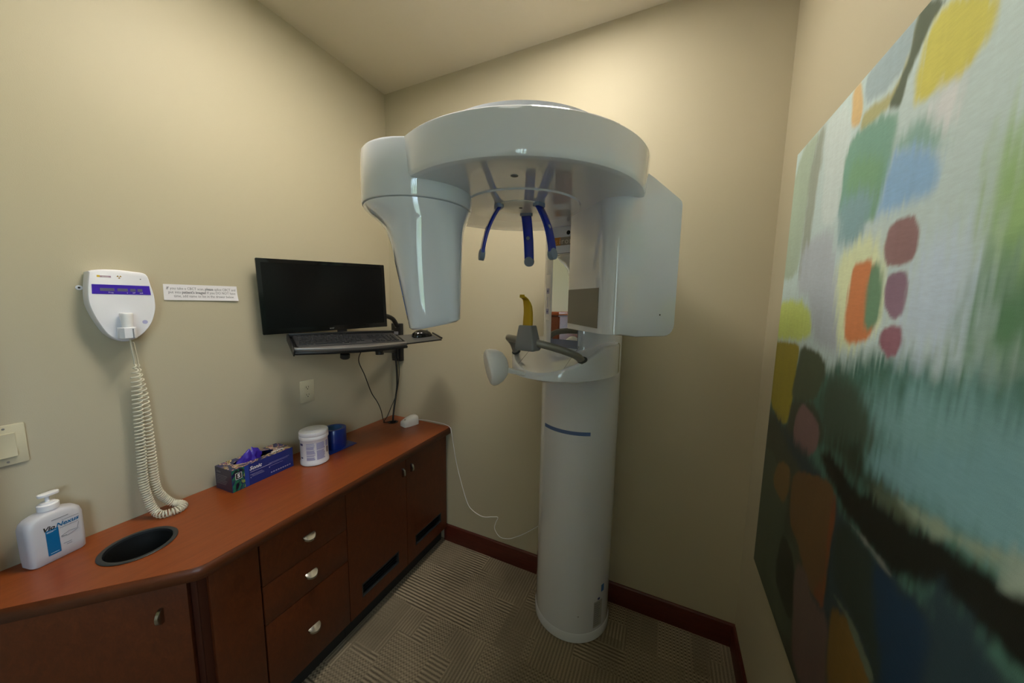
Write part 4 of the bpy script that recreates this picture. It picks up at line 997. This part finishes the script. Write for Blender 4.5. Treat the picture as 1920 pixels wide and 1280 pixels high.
bm = B(); lathe(bm, [(.0085, -.002), (.0085, .0002), (.007, .0008)], 20, FT @ Matrix.Translation((.008, 1.816, -.0012))); build('camera_port', bm, M_dark, fp, 40)
bm = cyl_patch(-39, -27, 1.46, 1.655, RC - .002, RC + .0012, 8); bp_ = build('button_panel', bm, M_matte, m, 0)
for z in (1.585, 1.497):
    bm = cyl_patch(-37, -29.5, z - .011, z + .012, RC, RC + .0022, 5); k_ = build('button', bm, M_lav, bp_, 0)
    bm = cyl_patch(-34.6, -31.8, z - .004, z + .004, RC, RC + .0027, 3); build('arrow_mark', bm, M_navy, k_, 0)
bm = cyl_patch(-34.2, -33.2, 1.515, 1.56, RC, RC + .0018, 2); build('slider_slot', bm, M_lav, bp_, 0)

# carriage with the slanted glossy tray
def tray_outline(k=1.0, n=64):
    out = []
    for i in range(n):
        t = 2 * PI * i / n; c_, s_ = math.cos(t), math.sin(t)
        s = (.15 + .258 * c_ * k) if c_ > 0 else (.15 + .27 * c_ * k)
        p = K + TD * (.211 * s_ * k) + FD * s; p.y = min(p.y, YB - .002); out.append((p, (p - K).dot(FD), (p - K).dot(TD)))
    return out
def ztop(s, k=0): return 1.375 - max(0, s - .235) * .58
def zbot(s): return 1.262 + max(0, .16 - s) * .10 - max(0, s - .2) * .05
o_ = tray_outline(1.0); o9 = tray_outline(.93); o97 = tray_outline(.985)
bm = B()
loft(bm, [[(p.x, p.y, 1.240) for p, s, t in tray_outline(.86)],
          [(p.x, p.y, 1.247) for p, s, t in o9], [(p.x, p.y, min(1.255, ztop(s) - .014)) for p, s, t in o_],
          [(p.x, p.y, ztop(s) - .010) for p, s, t in o_], [(p.x, p.y, ztop(s) - .003) for p, s, t in o97], [(p.x, p.y, ztop(s)) for p, s, t in tray_outline(.965)]])
build('carriage', bm, M_white, m, 35)
bm = B()
def on_tray(t, s, dz=.0008): return L(t, s, ztop(s) + dz)
for (t0, s0, t1, s1) in ((-.090, .245, -.090, .370), (.105, .245, .105, .362), (-.090, .245, .105, .245)):
    tube(bm, [on_tray(t0 + (t1 - t0) * i / 6, s0 + (s1 - s0) * i / 6, .0002) for i in range(7)], .0008, 5)
build('tray_seams', bm, M_ink2, m, 0)

# hand grip bar, chin bracket and bite block
pts = [on_tray(-.145, .310, -.004), L(-.152, .325, 1.368), L(-.140, .365, 1.392), L(-.105, .410, 1.400), L(-.050, .436, 1.400), L(0, .440, 1.398), L(.05, .425, 1.390), L(.105, .380, 1.370), L(.140, .335, 1.348), on_tray(.152, .312, -.004)]
bm = B(); tube(bm, spline(pts, 6), .0135, 14); build('grip_bar', bm, M_grey, m, 60)
nt = (Vector((0, 0, 1)) + FD * .58).normalized()
for t, s in ((-.145, .310), (.152, .312)):
    bm = B(); lathe(bm, [(.0185, 0), (.0185, .003), (.0155, .006)], 20, frame(on_tray(t, s, .0002), TD, nt.cross(TD), nt)); build('grip_collar', bm, M_ring, m, 40)
bm = B()
def rsec(t0, t1, s0, s1, z, r): return [tuple(L(x, y, z)) for x, y in rrect(t0, t1, s0, s1, r, 3)]
loft(bm, [rsec(-.036, .036, .415, .462, 1.366, .006), rsec(-.040, .040, .412, .466, 1.372, .008), rsec(-.039, .039, .414, .466, 1.395, .008), rsec(-.027, .027, .424, .464, 1.452, .006), rsec(-.025, .025, .426, .462, 1.455, .005)])
build('chin_bracket', bm, M_grey2, m, 35)
bm = B(); secs = []
for z, s, hw, hs in ((1.452, .443, .0175, .009), (1.475, .442, .0178, .0085), (1.500, .441, .0165, .008), (1.520, .444, .0155, .0075), (1.535, .450, .0140, .007), (1.545, .459, .0125, .006), (1.551, .470, .0110, .005), (1.553, .480, .0095, .004)):
    tilt = max(0, (z - 1.52) / .033); tilt = min(tilt, 1) * 1.0
    secs.append([tuple(L(x, s + y * math.cos(tilt), z + y * math.sin(tilt))) for x, y in rrect(-hw, hw, -hs, hs, hs * .6, 3)])
loft(bm, secs)
for s, z in ((.480, 1.5545), ): box(bm, -.0085, .0085, -.484, -.476, 1.550, 1.561, .002, MK)
bb = build('bite_block', bm, M_yellow, m, 40)

# side arm with the oval hand unit
e_ = Vector((.908, .419, 0)); f_ = Vector((-.419, .908, 0))
pc = Vector((1.080, -.600, 1.298))
ax = (-e_ * .90 - f_ * .30 + Vector((0, 0, -.20))).normalized()
up = (Vector((0, 0, 1)) - ax * ax.z).normalized()
MP = frame(pc, up, ax.cross(up), ax)
bm = B(); t_ = bmesh.new(); lathe(t_, [(.0005, -.062), (.018, -.060), (.036, -.050), (.050, -.030), (.056, -.008), (.056, .006), (.050, .014), (.046, .016), (.0005, .0165)], 40)
t_.transform(Matrix.Diagonal((1.22, .88, 1, 1))); merge(bm, t_, MP); build('oval_hand_unit', bm, M_pump, m, 40)
q0 = pc - ax * .045 + up * -.020; q1 = Vector((1.290, -.40, 1.232))
bm = B(); d1 = (q1 - q0); ln = d1.length; d1.normalize(); up2 = (Vector((0, 0, 1)) - d1 * d1.z).normalized()
prism(bm, rrect(-.013, .013, -.009, .009, .004, 3), 0, ln, 0, frame(q0, d1.cross(up2), up2, d1)); build('side_arm', bm, M_pump, m, 40)

# canopy
MA = Matrix.Translation(A)
ZC, ZU = 1.842, 1.944
bm = B(); lathe(bm, [(.02, ZC), (.30, ZC), (.362, ZC), (.370, ZC + .001), (.3755, ZC + .0035), (.3785, ZC + .009), (.3795, ZC + .015), (.3860, ZU - .012), (.3855, ZU - .005), (.382, ZU - .001), (.376, ZU), (.30, ZU), (.05, ZU)], 128, MA); cn = build('canopy', bm, M_white, m, 35)
bm = B(); C2 = Matrix.Translation((1.209, -.648, 0)); lathe(bm, [(.274, ZU - .004), (.275, ZU + .030), (.2742, 1.990), (.2725, 1.9965), (.268, 1.999), (.262, 1.9995), (.05, 1.9985)], 112, C2); build('canopy_cap', bm, M_white, m, 35)
bm = B()
box(bm, -.15, .15, -.36, .10, 1.868, 1.938, .02, MK, 3); build('canopy_neck', bm, M_white, m, 40)
bm = B(); lathe(bm, [(.187, ZC), (.186, ZC - .0012), (.1845, ZC - .0004), (.183, ZC - .004), (.176, ZC - .0045), (.03, ZC - .0045)], 96, Matrix.Translation((1.199, -.620, 0)), False, True); tt = build('turntable', bm, M_white, m, 25)
bm = B(); lathe(bm, [(.0755, ZC - .0045), (.075, ZC - .0062), (.072, ZC - .007), (.012, ZC - .007)], 64, Matrix.Translation((1.2005, -.637, 0)), False, True); build('hub_disc', bm, M_white2, tt, 25)
bm = B(); lathe(bm, [(.006, ZC - .0075), (.006, ZC - .0069)], 16, Matrix.Translation((1.2005, -.637, 0))); build('hub_hole', bm, M_dark, tt, 0)
bm = B(); pj = Vector((1.287, -.876, ZC)); lathe(bm, [(.0095, .0004), (.0095, -.0012), (.0075, -.0016), (.005, -.0006)], 20, Matrix.Translation(pj)); build('laser_port', bm, M_ink2, m, 40)

# three blue forehead supports under the turntable
C0 = Vector((1.2005, -.637, 0))
for deg in (222, 98, -15):
    an = math.radians(deg); rd = Vector((math.cos(an), math.sin(an), 0)); tg = Vector((-rd.y, rd.x, 0))
    prof = [(.069, 1.834), (.083, 1.812), (.098, 1.784), (.110, 1.754), (.119, 1.722), (.1245, 1.694), (.1275, 1.668)]
    sp = spline([(r_, 0, z_) for r_, z_ in prof], 4)
    bm = B(); secs = []
    for i, p in enumerate(sp):
        q = sp[min(i + 1, len(sp) - 1)] - sp[max(i - 1, 0)]; q.normalize(); nr = Vector((q.z, 0, -q.x)) * -1
        w = .0172 * (1 if i < len(sp) - 4 else math.sqrt(max(.02, 1 - ((i - len(sp) + 5) / 4.4) ** 2))); h = .0052
        o = C0 + rd * p.x + Vector((0, 0, p.z)); nw = rd * nr.x + Vector((0, 0, nr.z))
        secs.append([tuple(o + tg * a_ + nw * b2) for a_, b2 in rrect(-w, w, -h, h, .0035, 3)])
    loft(bm, secs); arm = build('head_support', bm, M_blue, m, 35)
    def disc(p, rad, th, stretch=1.0):
        i = min(range(len(sp)), key=lambda j: abs(sp[j].z - p)); q = sp[min(i + 1, len(sp) - 1)] - sp[max(i - 1, 0)]; q.normalize(); nr = Vector((-q.z, 0, q.x))
        o = C0 + rd * sp[i].x + Vector((0, 0, sp[i].z)); nw = rd * nr.x + Vector((0, 0, nr.z)); dq = rd * q.x + Vector((0, 0, q.z))
        return frame(o, tg, dq, nw)
    bm = B(); Fd = disc(1.684, .015, .006); lathe(bm, [(.0170, -.0075), (.0174, -.0065), (.0174, .0065), (.0170, .0075)], 24, Fd); build('forehead_pad', bm, M_pad, arm, 40)
    bm = B(); Fd = disc(1.763, .006, .006); lathe(bm, [(.0060, -.0068), (.0064, -.006), (.0064, .006), (.0060, .0068)], 16, Fd); build('rivet', bm, M_pad, arm, 40)
    bm = B(); o = C0 + rd * .071; F = frame((o.x, o.y, 0), tg, rd, (0, 0, 1))
    prism(bm, rrect(-.021, .021, -.011, .013, .008, 4), 1.8265, ZC - .0035, .001, F); build('support_mount', bm, M_pad, arm, 40)

# X-ray tube housing: drum and tapering head
U = Vector((.7507, .6607, 0)); N_ = Vector((.6607, -.7507, 0))      # outward to the detector, and toward the room
DC = Vector((.953, -.832, 0)); DR = .158
MD = Matrix.Translation(DC)
bm = B(); lathe(bm, [(.05, 1.7995), (DR - .006, 1.7995), (DR - .002, 1.801), (DR, 1.805), (DR, ZU - .010), (DR - .004, ZU - .003), (DR - .012, ZU), (.03, ZU + .002)], 96, MD); dr = build('tube_drum', bm, M_white, m, 35)
def tsec(z, cu, cn_, hu, hn, ex_):
    out = []
    for i in range(64):
        t = 2 * PI * i / 64; c_, s_ = math.cos(t), math.sin(t)
        x = math.copysign(abs(c_) ** (2 / ex_), c_) * hu; y = math.copysign(abs(s_) ** (2 / ex_), s_) * hn
        out.append(tuple(DC + U * (cu + x) + N_ * (cn_ + y) + Vector((0, 0, z))))
    return out
zb = 1.450
bm = B(); secs = [tsec(1.798, 0, 0, DR - .005, DR - .005, 2.0), tsec(1.790, .0005, .0, DR - .0075, DR - .0055, 2.0), tsec(1.775, .006, .006, .139, .146, 2.05), tsec(1.755, .013, .015, .122, .131, 2.2), tsec(1.730, .018, .021, .110, .119, 2.5), tsec(1.690, .022, .026, .1015, .109, 2.8), tsec(1.62, .0275, .030, .0930, .100, 3.2), tsec(1.55, .033, .032, .0845, .094, 3.5), tsec(1.48, .0385, .034, .0765, .089, 3.8), tsec(zb + .006, .0405, .0345, .0735, .0865, 3.9), tsec(zb, .041, .035, .068, .081, 3.9)]
def slant(sec):    # the underside rises a little toward the scanner's axis
    out = []
    for p in sec:
        q = (Vector(p) - DC).dot(U); k = max(0, 1 - (p[2] - zb) / .12); out.append((p[0], p[1], p[2] + (q + .03) * .20 * k))
    return out
loft(bm, [slant(s) for s in secs]); th = build('tube_head', bm, M_white, m, 40)
bm = B()
for z0, z1 in ((1.545, 1.582), (1.500, 1.541)):
    pass
def side_pt(z, n):   # point on the outer narrow side of the tube head
    k = (z - 1.48) / (1.62 - 1.48); cu = .0385 + (.0275 - .0385) * k; hu = .0765 + (.0930 - .0765) * k; cn_ = .034 + (.030 - .034) * k
    return DC + U * (cu - hu * .955 - .0012) + N_ * (cn_ + n) + Vector((0, 0, z))
for z0, z1 in ((1.548, 1.590), (1.495, 1.543)):
    lp = [side_pt(z0, .020), side_pt(z0, .066), side_pt(z1, .066), side_pt(z1, .020)]
    for a_, b2 in zip(lp, lp[1:] + lp[:1]): tube(bm, [a_, b2], .0012, 5)
build('side_button_outline', bm, M_bluestripe, m, 0)

# detector housing
def DP(u, n, z): return A + U * u + N_ * n + Vector((0, 0, z))
MDt = frame(A, U, N_, (0, 0, 1)) if U.cross(N_).z > 0 else None
u0, u1, n0, n1 = .207, .452, -.060, .212
def dsec(pairs): return pairs
prof = [(u0, 1.938), (u0 + .06, 1.938), (.345, 1.905), (u1 - .012, 1.855), (u1 - .004, 1.849), (u1, 1.838), (u1, 1.470), (u1 - .002, 1.459), (u1 - .007, 1.449), (u1 - .015, 1.441), (u1 - .025, 1.4365), (u1 - .036, 1.4350), (u0 + .10, 1.4345), (u0, 1.4420)]
def ring(inset, n, lead=0):
    out = []
    cu_, cz_ = (u0 + u1) / 2, 1.69
    for u, z in prof:
        uu = u + (inset if u < cu_ else -inset); zz = z + (inset if z < cz_ else -inset)
        if u < u0 + .001: uu = u0 + lead
        out.append(tuple(DP(uu, n, zz)))
    return out
RR = .060
secs = [ring(.012, n0, .010), ring(.004, n0 + .004, .003), ring(0, n0 + .014, 0), ring(0, n1 - RR, 0)]
for k in range(1, 9):
    t = k / 8 * PI / 2
    lead = RR * (1 - math.cos(t)); q = max(0, k - 5) / 3
    secs.append(ring(.010 * (1 - math.sqrt(max(0, 1 - q * q))) , n1 - RR + RR * math.sin(t), lead))
bm = B(); loft(bm, secs); dt = build('detector', bm, M_white, m, 35)
FW = frame(DP(u0 - .0004, 0, 0), N_, (0, 0, 1), -U)
bm = B(); prism(bm, [(n0 + .012, 1.462), (n1 - RR + .006, 1.458), (n1 - RR + .006, 1.583), (n0 + .012, 1.583)], -.002, .0010, 0, FW); build('sensor_window', bm, M_tan, dt, 0)
bm = B(); pz = DP(u1 - .060, n1, 1.503); lathe(bm, [(.0022, -.001), (.0022, .0008)], 10, frame(pz, U, (0, 0, 1), N_)); build('pin_hole', bm, M_dark, dt, 0)

# ------------------------------------------------------------------ camera and daylight
cam = bpy.data.cameras.new('camera'); co = bpy.data.objects.new('camera', cam); COL.objects.link(co)
cam.sensor_fit = 'HORIZONTAL'; cam.sensor_width = 36; cam.lens = 625.62 / 1920 * 36; cam.clip_start = .01
yaw, pitch, roll = .4322, .1162, .0163
F0 = Vector((-math.sin(yaw) * math.cos(pitch), math.cos(yaw) * math.cos(pitch), -math.sin(pitch))); R0_ = Vector((math.cos(yaw), math.sin(yaw), 0)); U0 = R0_.cross(F0)
Rr = R0_ * math.cos(roll) + U0 * math.sin(roll); Ur = -R0_ * math.sin(roll) + U0 * math.cos(roll)
co.matrix_world = frame((1.6473, -1.65547, 1.53368), Rr, Ur, -F0)
sc.camera = co

w = bpy.data.worlds.new('daylight'); sc.world = w; w.use_nodes = True
t = NT(w); bg = t.n['Background']
tc = t.new('ShaderNodeTexCoord'); se = t.new('ShaderNodeSeparateXYZ'); t.link(tc.outputs['Generated'], se.inputs[0])
cr = t.new('ShaderNodeValToRGB'); e = cr.color_ramp.elements; e[0].position = .47; e[0].color = (.16, .26, .13, 1); e[1].position = .54; e[1].color = (.58, .80, 1.0, 1)
mr = t.new('ShaderNodeMapRange', inp={'From Min': -1, 'From Max': 1}); t.link(se.outputs['Z'], mr.inputs['Value']); t.link(mr.outputs['Result'], cr.inputs[0])
t.link(cr.outputs[0], bg.inputs['Color']); bg.inputs['Strength'].default_value = SKY
pl = bpy.data.lights.new('window_portal', 'AREA'); pl.shape = 'RECTANGLE'; pl.size = wy1 - wy0; pl.size_y = wz1 - wz0; pl.cycles.is_portal = True
po = bpy.data.objects.new('window_portal', pl); COL.objects.link(po); po.matrix_world = frame((W + .09, (wy0 + wy1) / 2, (wz0 + wz1) / 2), (0, 1, 0), (0, 0, 1), (1, 0, 0))

vs = sc.view_settings
sc.display_settings.display_device = 'sRGB'
vs.view_transform = 'Standard'; vs.look = 'None'; vs.exposure = EXPO; vs.gamma = 1; vs.use_curve_mapping = False
sc.cycles.max_bounces = 10; sc.cycles.diffuse_bounces = 6; sc.cycles.glossy_bounces = 5; sc.cycles.use_denoising = True
sc.cycles.caustics_reflective = False; sc.cycles.caustics_refractive = False
